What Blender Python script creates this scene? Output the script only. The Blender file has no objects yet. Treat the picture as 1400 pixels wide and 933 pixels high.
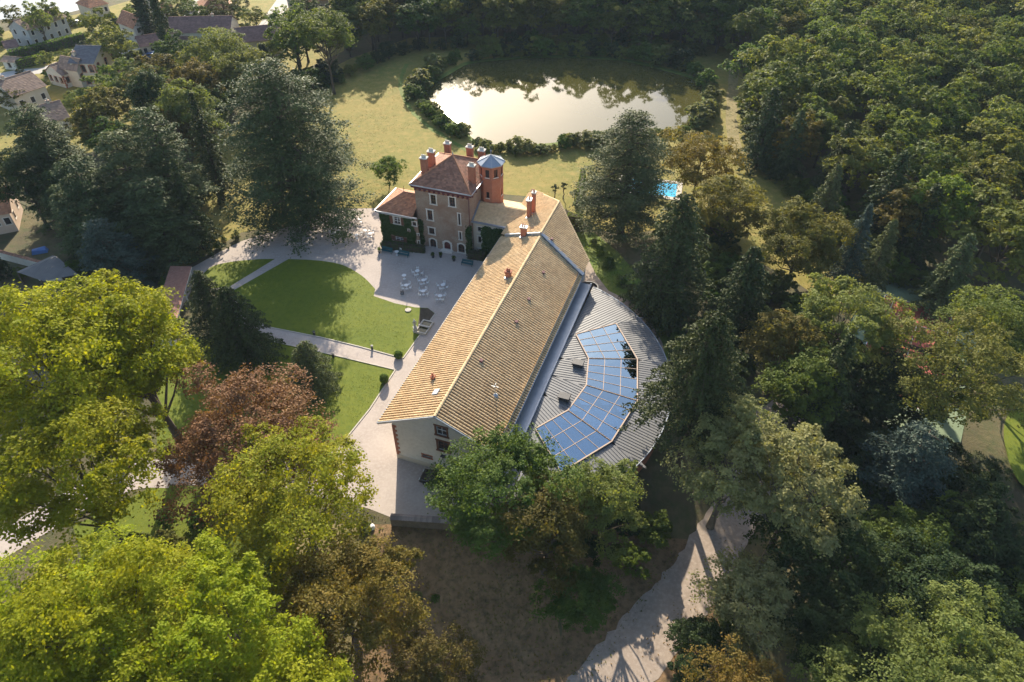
import bpy, math, random
import numpy as np
from mathutils import Vector

# ------------------------------------------------------------------ camera, sky, sun, exposure
SC = bpy.context.scene
COL = SC.collection
R = math.radians
CAM_H, CAM_F, CAM_T = 66.0, 933.33, R(41.5)
SUN_EL, SUN_AZ = 24.0, -5.5            # azimuth from +Y towards +X

cam = bpy.data.objects.new('camera', bpy.data.cameras.new('camera'))
COL.objects.link(cam)
cam.location = (0, 0, CAM_H)
cam.rotation_euler = (math.pi / 2 - CAM_T, 0, 0)
cam.data.sensor_width = 36.0
cam.data.lens = 36.0 * CAM_F / 1400.0
cam.data.clip_start = 0.5
cam.data.clip_end = 6000
SC.camera = cam

world = bpy.data.worlds.new('World'); SC.world = world; world.use_nodes = True
wn = world.node_tree.nodes; wl = world.node_tree.links
bg = wn['Background']
sky = wn.new('ShaderNodeTexSky'); sky.sky_type = 'NISHITA'; sky.sun_disc = False
sky.sun_elevation = R(SUN_EL); sky.sun_rotation = R(SUN_AZ)
sky.air_density = 1.0; sky.dust_density = 1.5; sky.ozone_density = 1.0
wl.new(sky.outputs[0], bg.inputs[0]); bg.inputs[1].default_value = 0.12

sun = bpy.data.objects.new('sun', bpy.data.lights.new('sun', 'SUN'))
COL.objects.link(sun)
sun.data.energy = 5.0; sun.data.angle = R(0.55); sun.data.color = (1.0, 0.89, 0.72)
_s = Vector((math.sin(R(SUN_AZ)) * math.cos(R(SUN_EL)), math.cos(R(SUN_AZ)) * math.cos(R(SUN_EL)), math.sin(R(SUN_EL))))
sun.rotation_euler = _s.to_track_quat('Z', 'Y').to_euler()
sun.location = (0, 60, 120)

SC.view_settings.view_transform = 'Standard'
SC.view_settings.look = 'None'
SC.view_settings.exposure = 1.3
SC.view_settings.gamma = 1.0
SC.cycles.max_bounces = 7
SC.cycles.diffuse_bounces = 3
SC.cycles.glossy_bounces = 3
SC.cycles.transmission_bounces = 5
SC.cycles.transparent_max_bounces = 6
SC.cycles.volume_bounces = 0
SC.cycles.use_denoising = True
SC.cycles.sample_clamp_indirect = 6.0

# ------------------------------------------------------------------ positions
def zfun(x, y):
    """height of the terrain: flat park, falling to a lower drive south of the long building"""
    yb = 42.5 + min(max(x - 5, 0) * 0.9, 15)
    a = min(max((yb - y) / 13.0, 0), 1); a = a * a * (3 - 2 * a)
    b = min(max((x + 25) / 14.0, 0), 1); b = b * b * (3 - 2 * b)
    c = 1 - min(max((x - 45) / 20.0, 0), 1)
    return -3.0 * a * b * c

def ray(u, v):
    x = u - 700.0; y = v - 466.5
    return (x, CAM_F * math.cos(CAM_T) - y * math.sin(CAM_T), -CAM_F * math.sin(CAM_T) - y * math.cos(CAM_T))

def at(u, v, z=0.0):
    d = ray(u, v); t = (z - CAM_H) / d[2]
    return Vector((d[0] * t, d[1] * t, z))

def gat(u, v):
    z = 0.0
    for _ in range(25):
        p = at(u, v, z); z += 0.6 * (zfun(p.x, p.y) - z)
    return at(u, v, z)

BA = R(19.4)                            # the estate buildings share one axis
AX = Vector((math.sin(BA), math.cos(BA), 0)); RX = Vector((math.cos(BA), -math.sin(BA), 0))
def B(s, t, z=0.0):
    return RX * s + AX * t + Vector((0, 0, z))
def st(p):
    return p.dot(RX), p.dot(AX)

# ------------------------------------------------------------------ materials
M = {}
def nodes(name):
    m = bpy.data.materials.new(name); m.use_nodes = True
    nt = m.node_tree; bs = nt.nodes['Principled BSDF']
    M[name] = m
    return m, nt, bs

def mixcol(nt, fac, a, b, mode='MIX'):
    n = nt.nodes.new('ShaderNodeMix'); n.data_type = 'RGBA'; n.blend_type = mode
    for sock, v in ((n.inputs[0], fac), (n.inputs[6], a), (n.inputs[7], b)):
        if hasattr(v, 'links') or isinstance(v, bpy.types.NodeSocket): nt.links.new(v, sock)
        elif isinstance(v, (int, float)): sock.default_value = v
        else: sock.default_value = (*v, 1) if len(v) == 3 else v
    return n.outputs[2]

def noise(nt, scale, detail=4, rough=0.55, coord='Object', dist=0.0, stretch=None):
    tc = nt.nodes.new('ShaderNodeTexCoord'); n = nt.nodes.new('ShaderNodeTexNoise')
    n.inputs['Scale'].default_value = scale; n.inputs['Detail'].default_value = detail
    n.inputs['Roughness'].default_value = rough; n.inputs['Distortion'].default_value = dist
    src = tc.outputs[coord]
    if stretch:
        mp = nt.nodes.new('ShaderNodeMapping'); mp.inputs['Scale'].default_value = stretch[:3]
        if len(stretch) > 3: mp.inputs['Rotation'].default_value = (0, 0, stretch[3])
        nt.links.new(src, mp.inputs['Vector']); src = mp.outputs[0]
    nt.links.new(src, n.inputs['Vector'])
    return n.outputs['Fac']

def ramp(nt, fac, lo, hi):
    n = nt.nodes.new('ShaderNodeMapRange'); n.inputs[1].default_value = lo; n.inputs[2].default_value = hi
    nt.links.new(fac, n.inputs[0]); return n.outputs[0]

def bump(nt, bs, fac, strength, dist):
    b = nt.nodes.new('ShaderNodeBump'); b.inputs['Strength'].default_value = strength; b.inputs['Distance'].default_value = dist
    nt.links.new(fac, b.inputs['Height']); nt.links.new(b.outputs[0], bs.inputs['Normal'])

def surf(name, c1, c2, scale=1.0, rough=0.85, c3=None, scale3=8.0, bmp=0.0, bscale=None, bdist=0.05, spec=0.3, metal=0.0, tint=0.0, stretch=None, lo=0.35, hi=0.65):
    """two or three colours mixed by noise, fine relief, optional per-face tint"""
    m, nt, bs = nodes(name)
    c = mixcol(nt, ramp(nt, noise(nt, scale, 5, 0.6, stretch=stretch), lo, hi), c1, c2)
    if c3: c = mixcol(nt, ramp(nt, noise(nt, scale3, 4, 0.65), 0.45, 0.75), c, c3)
    if tint:
        a = nt.nodes.new('ShaderNodeAttribute'); a.attribute_name = 'tint'
        v = ramp(nt, a.outputs['Fac'], 0, 1)
        v.node.inputs[3].default_value = 1 - tint; v.node.inputs[4].default_value = 1 + tint
        h = nt.nodes.new('ShaderNodeVectorMath'); h.operation = 'SCALE'
        nt.links.new(c, h.inputs[0]); nt.links.new(v, h.inputs['Scale']); c = h.outputs[0]
    nt.links.new(c, bs.inputs['Base Color'])
    bs.inputs['Roughness'].default_value = rough; bs.inputs['Specular IOR Level'].default_value = spec
    bs.inputs['Metallic'].default_value = metal
    if bmp: bump(nt, bs, noise(nt, bscale or scale * 6, 5, 0.7), bmp, bdist)
    return m

def plain(name, c, rough=0.6, spec=0.4, metal=0.0):
    return surf(name, c, tuple(x * 0.82 for x in c), 3.0, rough, spec=spec, metal=metal)

def leafmat(name, c, c2, trans=0.42, hue=0.02, val=0.25, rough=0.65):
    m, nt, bs = nodes(name)
    oi = nt.nodes.new('ShaderNodeObjectInfo')
    a = nt.nodes.new('ShaderNodeAttribute'); a.attribute_name = 'tint'
    col = mixcol(nt, a.outputs['Fac'], c, c2)
    hs = nt.nodes.new('ShaderNodeHueSaturation')
    hr = ramp(nt, oi.outputs['Random'], 0, 1); hr.node.inputs[3].default_value = 0.5 - hue; hr.node.inputs[4].default_value = 0.5 + hue
    mu = nt.nodes.new('ShaderNodeMath'); mu.operation = 'MULTIPLY'; mu.inputs[1].default_value = 7.31
    fr = nt.nodes.new('ShaderNodeMath'); fr.operation = 'FRACT'
    nt.links.new(oi.outputs['Random'], mu.inputs[0]); nt.links.new(mu.outputs[0], fr.inputs[0])
    vr = ramp(nt, fr.outputs[0], 0, 1); vr.node.inputs[3].default_value = 1 - val; vr.node.inputs[4].default_value = 1 + val
    nt.links.new(hr, hs.inputs['Hue']); nt.links.new(vr, hs.inputs['Value']); nt.links.new(col, hs.inputs['Color'])
    nt.links.new(hs.outputs[0], bs.inputs['Base Color'])
    bs.inputs['Roughness'].default_value = rough; bs.inputs['Specular IOR Level'].default_value = 0.12
    tr = nt.nodes.new('ShaderNodeBsdfTranslucent')
    tcol = mixcol(nt, 1.0, hs.outputs[0], (1.35, 1.25, 0.45), 'MULTIPLY')
    nt.links.new(tcol, tr.inputs['Color'])
    mx = nt.nodes.new('ShaderNodeMixShader'); mx.inputs[0].default_value = trans
    nt.links.new(bs.outputs[0], mx.inputs[1]); nt.links.new(tr.outputs[0], mx.inputs[2])
    nt.links.new(mx.outputs[0], nt.nodes['Material Output'].inputs['Surface'])
    return m

surf('ground', (.075, .062, .035), (.13, .11, .05), .12, .95, c3=(.05, .07, .02), scale3=.5, bmp=.6, bscale=3, bdist=.12)
surf('bank_soil', (.19, .115, .058), (.25, .16, .082), .5, .95, c3=(.06, .052, .022), scale3=1.6, bmp=.8, bscale=5, bdist=.12)
surf('dry_grass', (.30, .235, .11), (.20, .17, .07), .6, .95, c3=(.12, .12, .04), scale3=1.3, bmp=.6, bscale=6, bdist=.08)
surf('meadow', (.225, .185, .042), (.155, .155, .028), .045, .95, c3=(.30, .22, .062), scale3=.6, bmp=.5, bscale=5, bdist=.08)
surf('lawn', (.105, .138, .006), (.14, .16, .009), .11, .9, c3=(.078, .115, .005), scale3=1.2, bmp=.5, bscale=9, bdist=.05, lo=.3, hi=.7)
surf('bank_grass', (.10, .16, .02), (.15, .17, .03), .3, .9, c3=(.07, .10, .015), scale3=1.5, bmp=.6, bscale=6, bdist=.1)
surf('gravel', (.44, .375, .33), (.36, .305, .265), .22, .95, c3=(.47, .41, .36), scale3=3, bmp=.25, bscale=30, bdist=.02)
surf('drive_gravel', (.33, .265, .21), (.27, .215, .17), .4, .95, c3=(.40, .33, .27), scale3=2.5, bmp=.5, bscale=14, bdist=.04)
surf('road', (.42, .39, .35), (.36, .34, .31), .2, .9, bmp=.2, bscale=20)
surf('kerb_stone', (.50, .45, .38), (.42, .38, .32), 1.5, .85)
surf('soil_bed', (.06, .045, .03), (.09, .07, .045), 1.2, .95, bmp=.6, bscale=8)
surf('roof_tile', (.55, .385, .205), (.62, .455, .26), .35, .8, c3=(.46, .315, .17), scale3=1.1, tint=.10, spec=.25)
surf('roof_tile_brown', (.25, .12, .075), (.32, .155, .095), .4, .8, c3=(.20, .11, .075), scale3=2.5, tint=.28, spec=.25)
surf('roof_tile_orange', (.42, .19, .095), (.36, .16, .085), .5, .8, c3=(.30, .15, .09), scale3=2, tint=.28, spec=.25)
surf('roof_tile_mauve', (.17, .10, .085), (.22, .13, .105), .5, .85, tint=.22)
surf('roof_tile_grey', (.30, .20, .14), (.25, .17, .125), .5, .85, tint=.22)
surf('slate', (.10, .10, .11), (.14, .135, .14), .8, .7, tint=.2)
surf('tile_mortar', (.13, .075, .042), (.10, .06, .036), 1.0, .95)
surf('brick', (.34, .13, .075), (.29, .105, .06), 1.5, .85, c3=(.38, .18, .11), scale3=6, bmp=.5, bscale=12, bdist=.03, tint=.15)
surf('white_render', (.62, .58, .50), (.55, .51, .44), .5, .9, c3=(.5, .46, .39), scale3=2.2)
surf('cream_render', (.56, .49, .38), (.50, .43, .33), .5, .9)
surf('pink_render', (.50, .38, .29), (.45, .34, .26), .5, .9)
surf('grey_render', (.42, .41, .39), (.36, .35, .33), .5, .9)
surf('white_stone', (.66, .60, .52), (.58, .52, .45), 1.2, .85)
surf('zinc', (.30, .33, .37), (.25, .28, .32), .7, .42, metal=.55, spec=.5)
surf('zinc_pale', (.42, .44, .46), (.36, .38, .40), .6, .45, metal=.45, spec=.5)
surf('zinc_roof', (.165, .165, .165), (.14, .14, .142), .35, .5, metal=.35, spec=.45, tint=.04)
surf('dark_metal', (.05, .05, .055), (.035, .035, .04), 2, .5)
surf('maroon_paint', (.12, .03, .035), (.095, .024, .03), 2, .6)
surf('wood_shutter', (.15, .06, .03), (.11, .045, .025), 3, .65, stretch=(1, 1, .15))
surf('teal_paint', (.015, .10, .115), (.012, .085, .10), 3, .55)
surf('white_paint', (.74, .73, .71), (.68, .67, .65), 4, .5)
surf('chair_seat', (.5, .45, .40), (.45, .40, .35), 4, .6)
surf('bark', (.10, .075, .05), (.065, .05, .035), 1.2, .95, bmp=.8, bscale=6, bdist=.06, stretch=(3, 3, .6))
surf('bark_pale', (.16, .13, .095), (.10, .085, .06), 1.2, .95, bmp=.8, bscale=6, bdist=.06, stretch=(3, 3, .6))
surf('car_black', (.008, .008, .010), (.010, .010, .012), 2, .18, spec=.6)
surf('car_white', (.72, .72, .72), (.70, .70, .70), 2, .25, spec=.6)
surf('car_grey', (.20, .21, .23), (.18, .19, .21), 2, .25, spec=.6)
surf('car_blue', (.04, .09, .22), (.04, .08, .20), 2, .25, spec=.6)
surf('tyre', (.015, .015, .015), (.02, .02, .02), 4, .9)
surf('pavilion_roof', (.36, .18, .125), (.31, .155, .11), .8, .85, c3=(.27, .14, .1), scale3=4, tint=.1)
surf('court_red', (.38, .10, .075), (.33, .085, .065), .4, .85)
surf('court_green', (.20, .25, .15), (.17, .22, .13), .4, .85)
surf('line_white', (.75, .75, .72), (.7, .7, .68), 2, .8)
surf('interior_floor', (.16, .14, .12), (.12, .105, .09), .6, .7)
surf('stone_pale', (.45, .43, .40), (.36, .345, .32), 2, .85, bmp=.4, bscale=9)
surf('dark_rubble', (.13, .095, .062), (.17, .13, .09), 1.4, .95, c3=(.09, .07, .05), scale3=5, bmp=.7, bscale=7, bdist=.06)
surf('wall_coping', (.19, .155, .14), (.25, .21, .19), 1.0, .9, tint=.3)
surf('pool_tile', (.02, .36, .60), (.03, .45, .66), .6, .3)
surf('shed_roof', (.19, .18, .17), (.15, .145, .14), .7, .85)
surf('tarp_blue', (.08, .16, .36), (.10, .2, .42), 1, .6)

def rubble():
    m, nt, bs = nodes('rubble_wall')
    tc = nt.nodes.new('ShaderNodeTexCoord'); v = nt.nodes.new('ShaderNodeTexVoronoi')
    mp = nt.nodes.new('ShaderNodeMapping'); mp.inputs['Scale'].default_value = (2.6, 2.6, 4.2)
    nt.links.new(tc.outputs['Object'], mp.inputs[0]); nt.links.new(mp.outputs[0], v.inputs['Vector'])
    sep = nt.nodes.new('ShaderNodeSeparateColor'); nt.links.new(v.outputs['Color'], sep.inputs[0])
    c = mixcol(nt, sep.outputs[0], (.235, .125, .075), (.33, .22, .14))
    c = mixcol(nt, ramp(nt, sep.outputs[1], .82, .9), c, (.45, .38, .30))
    c = mixcol(nt, ramp(nt, v.outputs['Distance'], .42, .62), c, (.30, .235, .175))
    c = mixcol(nt, ramp(nt, noise(nt, .5), .4, .7), c, (.24, .14, .09))
    nt.links.new(c, bs.inputs['Base Color']); bs.inputs['Roughness'].default_value = .9
    bump(nt, bs, v.outputs['Distance'], -.6, .06)
rubble()

def glassmat(name, tintc, gloss, gcol, rough=.01):
    m, nt, bs = nodes(name)
    nt.nodes.remove(bs)
    g = nt.nodes.new('ShaderNodeBsdfGlossy'); g.inputs['Color'].default_value = (*gcol, 1); g.inputs['Roughness'].default_value = rough
    t = nt.nodes.new('ShaderNodeBsdfTransparent'); t.inputs['Color'].default_value = (*tintc, 1)
    fz = nt.nodes.new('ShaderNodeFresnel'); fz.inputs['IOR'].default_value = 1.5
    mr = nt.nodes.new('ShaderNodeMapRange'); mr.inputs[3].default_value = gloss; mr.inputs[4].default_value = 1
    nt.links.new(fz.outputs[0], mr.inputs[0])
    mx = nt.nodes.new('ShaderNodeMixShader'); nt.links.new(mr.outputs[0], mx.inputs[0])
    nt.links.new(t.outputs[0], mx.inputs[1]); nt.links.new(g.outputs[0], mx.inputs[2])
    nt.links.new(mx.outputs[0], nt.nodes['Material Output'].inputs['Surface'])
glassmat('roof_glass', (.38, .48, .56), .36, (.66, .86, 1.0))

def darkglass():
    m, nt, bs = nodes('window_glass')
    c = mixcol(nt, noise(nt, 1.3), (.018, .016, .018), (.045, .038, .036))
    nt.links.new(c, bs.inputs['Base Color']); bs.inputs['Roughness'].default_value = .06
    bs.inputs['Specular IOR Level'].default_value = .5
darkglass()

def water(name, c, rough, bs_scale, strength, murk=None):
    m, nt, bs = nodes(name)
    col = c
    if murk: col = mixcol(nt, ramp(nt, noise(nt, .05, 4), .4, .65), c, murk)
    if isinstance(col, tuple): bs.inputs['Base Color'].default_value = (*col, 1)
    else: nt.links.new(col, bs.inputs['Base Color'])
    bs.inputs['Roughness'].default_value = rough; bs.inputs['IOR'].default_value = 1.33
    bs.inputs['Specular IOR Level'].default_value = .5
    bump(nt, bs, noise(nt, bs_scale, 3, .6, stretch=(1, .45, 1)), strength, .05)
water('pond_water', (.055, .052, .014), .035, .7, .035, (.070, .064, .020))
M['pond_water'].node_tree.nodes['Principled BSDF'].inputs['Specular IOR Level'].default_value = .6
water('river_water', (.30, .31, .31), .25, .25, .5)
water('pool_water', (.03, .40, .66), .08, 1.5, .3)

leafmat('leaf_acacia', (.130, .140, .028), (.180, .175, .045), .42, .01, .08)
leafmat('leaf_bright', (0.204, 0.250, 0.010), (0.302, 0.310, 0.018), 0.55, .012, .10)
leafmat('leaf_yellow', (0.234, 0.258, 0.019), (0.312, 0.272, 0.025), 0.55, .012, .10)
leafmat('leaf_green', (0.068, 0.116, 0.021), (0.116, 0.156, 0.030), 0.46, .02, .22)
leafmat('leaf_mid', (0.096, 0.128, 0.025), (0.152, 0.167, 0.039), 0.46, .03, .28)
leafmat('leaf_olive', (0.112, 0.112, 0.025), (0.168, 0.137, 0.036), 0.46, .02, .2)
leafmat('leaf_grey', (0.202, 0.211, 0.079), (0.290, 0.281, 0.124), 0.44, .01, .12)
leafmat('leaf_pale', (0.128, 0.169, 0.041), (0.182, 0.203, 0.061), 0.50, .015, .15)
leafmat('leaf_copper', (0.170, 0.074, 0.042), (0.268, 0.138, 0.065), .28, .015, .1)
leafmat('leaf_autumn', (0.142, 0.119, 0.024), (0.223, 0.142, 0.034), 0.48, .02, .1)
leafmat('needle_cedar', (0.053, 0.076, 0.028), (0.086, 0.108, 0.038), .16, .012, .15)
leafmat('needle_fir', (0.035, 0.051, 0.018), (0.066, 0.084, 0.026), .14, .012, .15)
leafmat('needle_deodar', (0.073, 0.098, 0.036), (0.126, 0.147, 0.059), .2, .012, .15)
leafmat('needle_blue', (0.046, 0.073, 0.054), (0.073, 0.099, 0.073), .16, .01, .1)
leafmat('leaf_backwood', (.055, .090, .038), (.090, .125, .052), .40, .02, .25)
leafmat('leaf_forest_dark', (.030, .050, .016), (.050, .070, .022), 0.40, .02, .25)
leafmat('leaf_ivy', (0.033, 0.066, 0.015), (0.055, 0.094, 0.022), .3, .01, .1)
leafmat('leaf_hedge', (0.093, 0.155, 0.022), (0.132, 0.194, 0.031), .48, .012, .15)
leafmat('leaf_reed', (0.146, 0.179, 0.055), (0.244, 0.244, 0.088), .50, .02, .2)
leafmat('grass_lawn', (0.085, 0.125, 0.006), (0.170, 0.185, 0.014), .3, .0, .0)
leafmat('grass_meadow', (.15, .15, .028), (.30, .235, .060), .2, .0, .0)
leafmat('grass_tuft', (0.170, 0.140, 0.055), (0.100, 0.120, 0.030), .3, .01, .1)

# ------------------------------------------------------------------ objects
def tag(o, label=None, cat=None, group=None, kind=None):
    if label: o['label'] = label
    if cat: o['category'] = cat
    if group: o['group'] = group
    if kind: o['kind'] = kind
    return o

def empty(name, loc, rz=0.0, label=None, cat=None, group=None):
    o = bpy.data.objects.new(name, None); COL.objects.link(o)
    o.location = loc; o.rotation_euler = (0, 0, rz); o.empty_display_size = .5
    return tag(o, label, cat, group)

class MB:
    """collects faces; build() links them as one mesh object"""
    def __init__(self): self.v = []; self.f = []; self.t = []
    def face(self, pts, tint=.5):
        i = len(self.v); self.v += [tuple(p) for p in pts]; self.f.append(tuple(range(i, i + len(pts)))); self.t.append(tint); return self
    def box(self, x0, x1, y0, y1, z0, z1, tint=.5):
        i = len(self.v)
        self.v += [(x0, y0, z0), (x1, y0, z0), (x1, y1, z0), (x0, y1, z0), (x0, y0, z1), (x1, y0, z1), (x1, y1, z1), (x0, y1, z1)]
        for q in ((0, 3, 2, 1), (4, 5, 6, 7), (0, 1, 5, 4), (1, 2, 6, 5), (2, 3, 7, 6), (3, 0, 4, 7)):
            self.f.append(tuple(i + k for k in q)); self.t.append(tint)
        return self
    def hexa(self, lo, hi, tint=.5):
        """solid between two matching rings of points"""
        n = len(lo); i = len(self.v); self.v += [tuple(p) for p in lo] + [tuple(p) for p in hi]
        self.f.append(tuple(i + k for k in reversed(range(n)))); self.f.append(tuple(i + n + k for k in range(n)))
        for k in range(n): self.f.append((i + k, i + (k + 1) % n, i + n + (k + 1) % n, i + n + k))
        self.t += [tint] * (n + 2); return self
    def prism(self, poly, z0, z1, tint=.5):
        return self.hexa([(p[0], p[1], z0) for p in poly], [(p[0], p[1], z1) for p in poly], tint)
    def lathe(self, cx, cy, prof, n=16, tint=.5, rot=0.0):
        for (r0, z0), (r1, z1) in zip(prof, prof[1:]):
            for k in range(n):
                a, b = rot + 2 * math.pi * k / n, rot + 2 * math.pi * (k + 1) / n
                q = [(cx + r0 * math.cos(a), cy + r0 * math.sin(a), z0), (cx + r0 * math.cos(b), cy + r0 * math.sin(b), z0),
                     (cx + r1 * math.cos(b), cy + r1 * math.sin(b), z1), (cx + r1 * math.cos(a), cy + r1 * math.sin(a), z1)]
                if r0 < 1e-5: q = [q[0], q[2], q[3]]
                elif r1 < 1e-5: q = q[:3]
                self.face(q, tint)
        return self
    def bar(self, a, b, w, h=None, up=(0, 0, 1), tint=.5):
        a, b = Vector(a), Vector(b); h = h or w
        d = (b - a).normalized(); u = Vector(up)
        if abs(d.dot(u)) > .98: u = Vector((1, 0, 0))
        s = d.cross(u).normalized() * w / 2; t = s.cross(d).normalized() * h / 2
        return self.hexa([a - s - t, a + s - t, a + s + t, a - s + t], [b - s - t, b + s - t, b + s + t, b - s + t], tint)
    def tube(self, path, radii, n=6, tint=.5):
        rings = []
        for k, p in enumerate(path):
            p = Vector(p); d = (Vector(path[min(k + 1, len(path) - 1)]) - Vector(path[max(k - 1, 0)])).normalized()
            u = Vector((1, 0, 0)) if abs(d.z) > .7 else Vector((0, 0, 1))
            s = d.cross(u).normalized(); t = s.cross(d)
            rings.append(len(self.v))
            self.v += [tuple(p + (s * math.cos(2 * math.pi * j / n) + t * math.sin(2 * math.pi * j / n)) * radii[k]) for j in range(n)]
        for a, b in zip(rings, rings[1:]):
            for j in range(n):
                self.f.append((a + j, a + (j + 1) % n, b + (j + 1) % n, b + j)); self.t.append(tint)
        return self
    def mesh(self, name, mat, off=(0, 0, 0), smooth=False):
        me = bpy.data.meshes.new(name)
        v = self.v if not any(off) else [(p[0] - off[0], p[1] - off[1], p[2] - off[2]) for p in self.v]
        me.from_pydata(v, [], self.f); me.materials.append(M[mat])
        a = me.attributes.new('tint', 'FLOAT', 'FACE'); a.data.foreach_set('value', self.t)
        if smooth: me.polygons.foreach_set('use_smooth', [True] * len(self.f))
        me.update(); return me
    def build(self, name, mat, parent=None, off=(0, 0, 0), smooth=False, loc=None):
        o = bpy.data.objects.new(name, self.mesh(name, mat, off, smooth)); COL.objects.link(o)
        if parent: o.parent = parent
        if loc is not None: o.location = loc
        return o

def link(name, me, parent=None, loc=None, rz=None):
    o = bpy.data.objects.new(name, me); COL.objects.link(o)
    if parent: o.parent = parent
    if loc is not None: o.location = loc
    if rz is not None: o.rotation_euler = (0, 0, rz)
    return o

def copy_tree(o, parent=None):
    c = o.copy(); COL.objects.link(c); c.parent = parent
    for ch in o.children: copy_tree(ch, c)
    return c

# ------------------------------------------------------------------ terrain and flat sheets
def smooth_poly(px, closed=True, sub=4, fn=gat):
    P = [fn(*p) for p in px]; n = len(P); out = []
    rng = range(n) if closed else range(n - 1)
    for i in rng:
        p0, p1, p2, p3 = (P[(i + k) % n] if closed else P[min(max(i + k, 0), n - 1)] for k in (-1, 0, 1, 2))
        for j in range(sub):
            t = j / sub
            out.append(.5 * ((2 * p1) + (p2 - p0) * t + (2 * p0 - 5 * p1 + 4 * p2 - p3) * t * t + (3 * p1 - p0 - 3 * p2 + p3) * t ** 3))
    if not closed: out.append(P[-1])
    return out

def sheet(name, pts, mat, z, kind='structure'):
    """flat filled outline"""
    import bmesh
    bm = bmesh.new(); vs = [bm.verts.new((p[0], p[1], 0)) for p in pts]
    f = bm.faces.new(vs); f.normal_update()
    if f.normal.z < 0: f.normal_flip()
    bmesh.ops.triangulate(bm, faces=[f])
    me = bpy.data.meshes.new(name); bm.to_mesh(me); bm.free(); me.materials.append(M[mat])
    o = link(name, me); o.location.z = z
    return tag(o, kind=kind)

def ribbon(name, px, width, mat, dz, fn=gat, sub=6, jitter=0.0, seed=1):
    c = smooth_poly(px, False, sub, fn); mb = MB(); rows = []; rnd = random.Random(seed)
    for k, p in enumerate(c):
        d = c[min(k + 1, len(c) - 1)] - c[max(k - 1, 0)]; nrm = Vector((d.y, -d.x, 0)).normalized()
        w = width if isinstance(width, (int, float)) else width[0] + (width[1] - width[0]) * k / (len(c) - 1)
        row = []
        for j in range(7):
            q = p + nrm * (w * (j / 6 - .5) + (rnd.uniform(-jitter, jitter) if j in (0, 6) else 0))
            row.append(Vector((q.x, q.y, zfun(q.x, q.y) + dz)))
        rows.append(row)
    for a, b in zip(rows, rows[1:]):
        for j in range(6): mb.face([a[j], b[j], b[j + 1], a[j + 1]])
    return tag(mb.build(name, mat), kind='structure')

xs = np.concatenate([np.linspace(-2500, -160, 14), np.arange(-150, -30, 6.0), np.arange(-30, 70, 1.0), np.arange(70, 200, 6.0), np.linspace(210, 2500, 14)])
ys = np.concatenate([np.linspace(-400, -20, 8), np.arange(-10, 15, 5.0), np.arange(15, 64, 1.0), np.arange(64, 300, 8.0), np.linspace(310, 3500, 16)])
rg = random.Random(5)
gv = [(x, y, zfun(x, y) + (rg.uniform(-.04, .04) if -30 < x < 70 and 15 < y < 40 else 0)) for y in ys for x in xs]
nx = len(xs)
gf = [(j * nx + i, j * nx + i + 1, (j + 1) * nx + i + 1, (j + 1) * nx + i) for j in range(len(ys) - 1) for i in range(nx - 1)]
gme = bpy.data.meshes.new('ground'); gme.from_pydata(gv, [], gf); gme.materials.append(M['ground'])
gme.polygons.foreach_set('use_smooth', [True] * len(gf))
tag(link('ground', gme), kind='structure')

POND = [(579, 132), (592, 116), (618, 100), (641, 88), (680, 83), (725, 80), (775, 79), (818, 81), (864, 86), (920, 100), (954, 112), (960, 122), (956, 153), (943, 173), (901, 178), (850, 184), (800, 190), (750, 196), (697, 199), (655, 194), (639, 182), (620, 165), (600, 149)]
sheet('meadow', [gat(*p) for p in [(215, 390), (270, 200), (400, 120), (480, 80), (560, 52), (860, 46), (1000, 66), (1022, 120), (1034, 200), (1100, 265), (1180, 340), (1300, 405), (1420, 440), (1420, 520), (1300, 500), (1180, 450), (1080, 380), (980, 330), (930, 310), (860, 320), (812, 314), (785, 292), (740, 270), (640, 262), (540, 262), (516, 284.5), (462, 285.5), (425, 300), (330, 318), (262, 360)]], 'meadow', .008)
sheet('pond_bank', [p for p in smooth_poly([(p[0] + (p[0] - 765) * .035, p[1] + (p[1] - 140) * .06) for p in POND])], 'bank_grass', .012)
sheet('pond', smooth_poly(POND), 'pond_water', .016)
sheet('river', [at(*p) for p in [(-500, 40), (-100, 33), (20, 26), (70, 23), (104, 15), (131, 8), (140, -6), (160, -60), (150, -130), (-200, -200), (-900, -200)]], 'river_water', .01)
sheet('courtyard', [gat(*p) for p in [(462, 286), (516, 285), (536, 300), (720, 345), (604, 446), (574, 520), (585, 590), (690, 610), (690, 712), (604, 716), (533, 707), (505, 696), (476, 688), (400, 672), (340, 668), (300, 664), (212, 662), (206, 630), (300, 634), (400, 630), (462, 616), (468, 600), (496, 560), (538, 507), (366, 466), (330, 452), (308, 404), (264, 392), (250, 420), (236, 446), (206, 448), (200, 424), (210, 402), (252, 372), (300, 345), (330, 330), (425, 301)]], 'gravel', .014)
sheet('front_lawn', smooth_poly([(394.5, 354.5), (435, 356.5), (468, 362.5), (495, 377.5), (513, 395.5)], False, 5) + [gat(*p) for p in [(511, 405), (540, 415), (567, 420.5), (585, 421.5), (595, 429), (551, 489.5), (492, 473.5), (438, 460.5), (366, 446.5), (330, 425), (316, 399)]], 'lawn', .020)
sheet('corner_lawn', smooth_poly([(262, 395), (285, 368), (309, 359.5), (348, 355), (376, 354.3)], False, 5) + [gat(311, 394)], 'lawn', .020)
sheet('lower_lawn', [gat(*p) for p in [(435, 481.5), (540, 506.5), (505.5, 559), (467, 608), (400, 624), (300, 626), (215, 620), (212, 540), (238, 470), (330, 455)]], 'lawn', .020)
sheet('south_grass', [gat(*p) for p in [(100, 720), (212, 664), (300, 666), (400, 674), (430, 720), (420, 800), (300, 860), (120, 800)]], 'lawn', .018)
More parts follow.
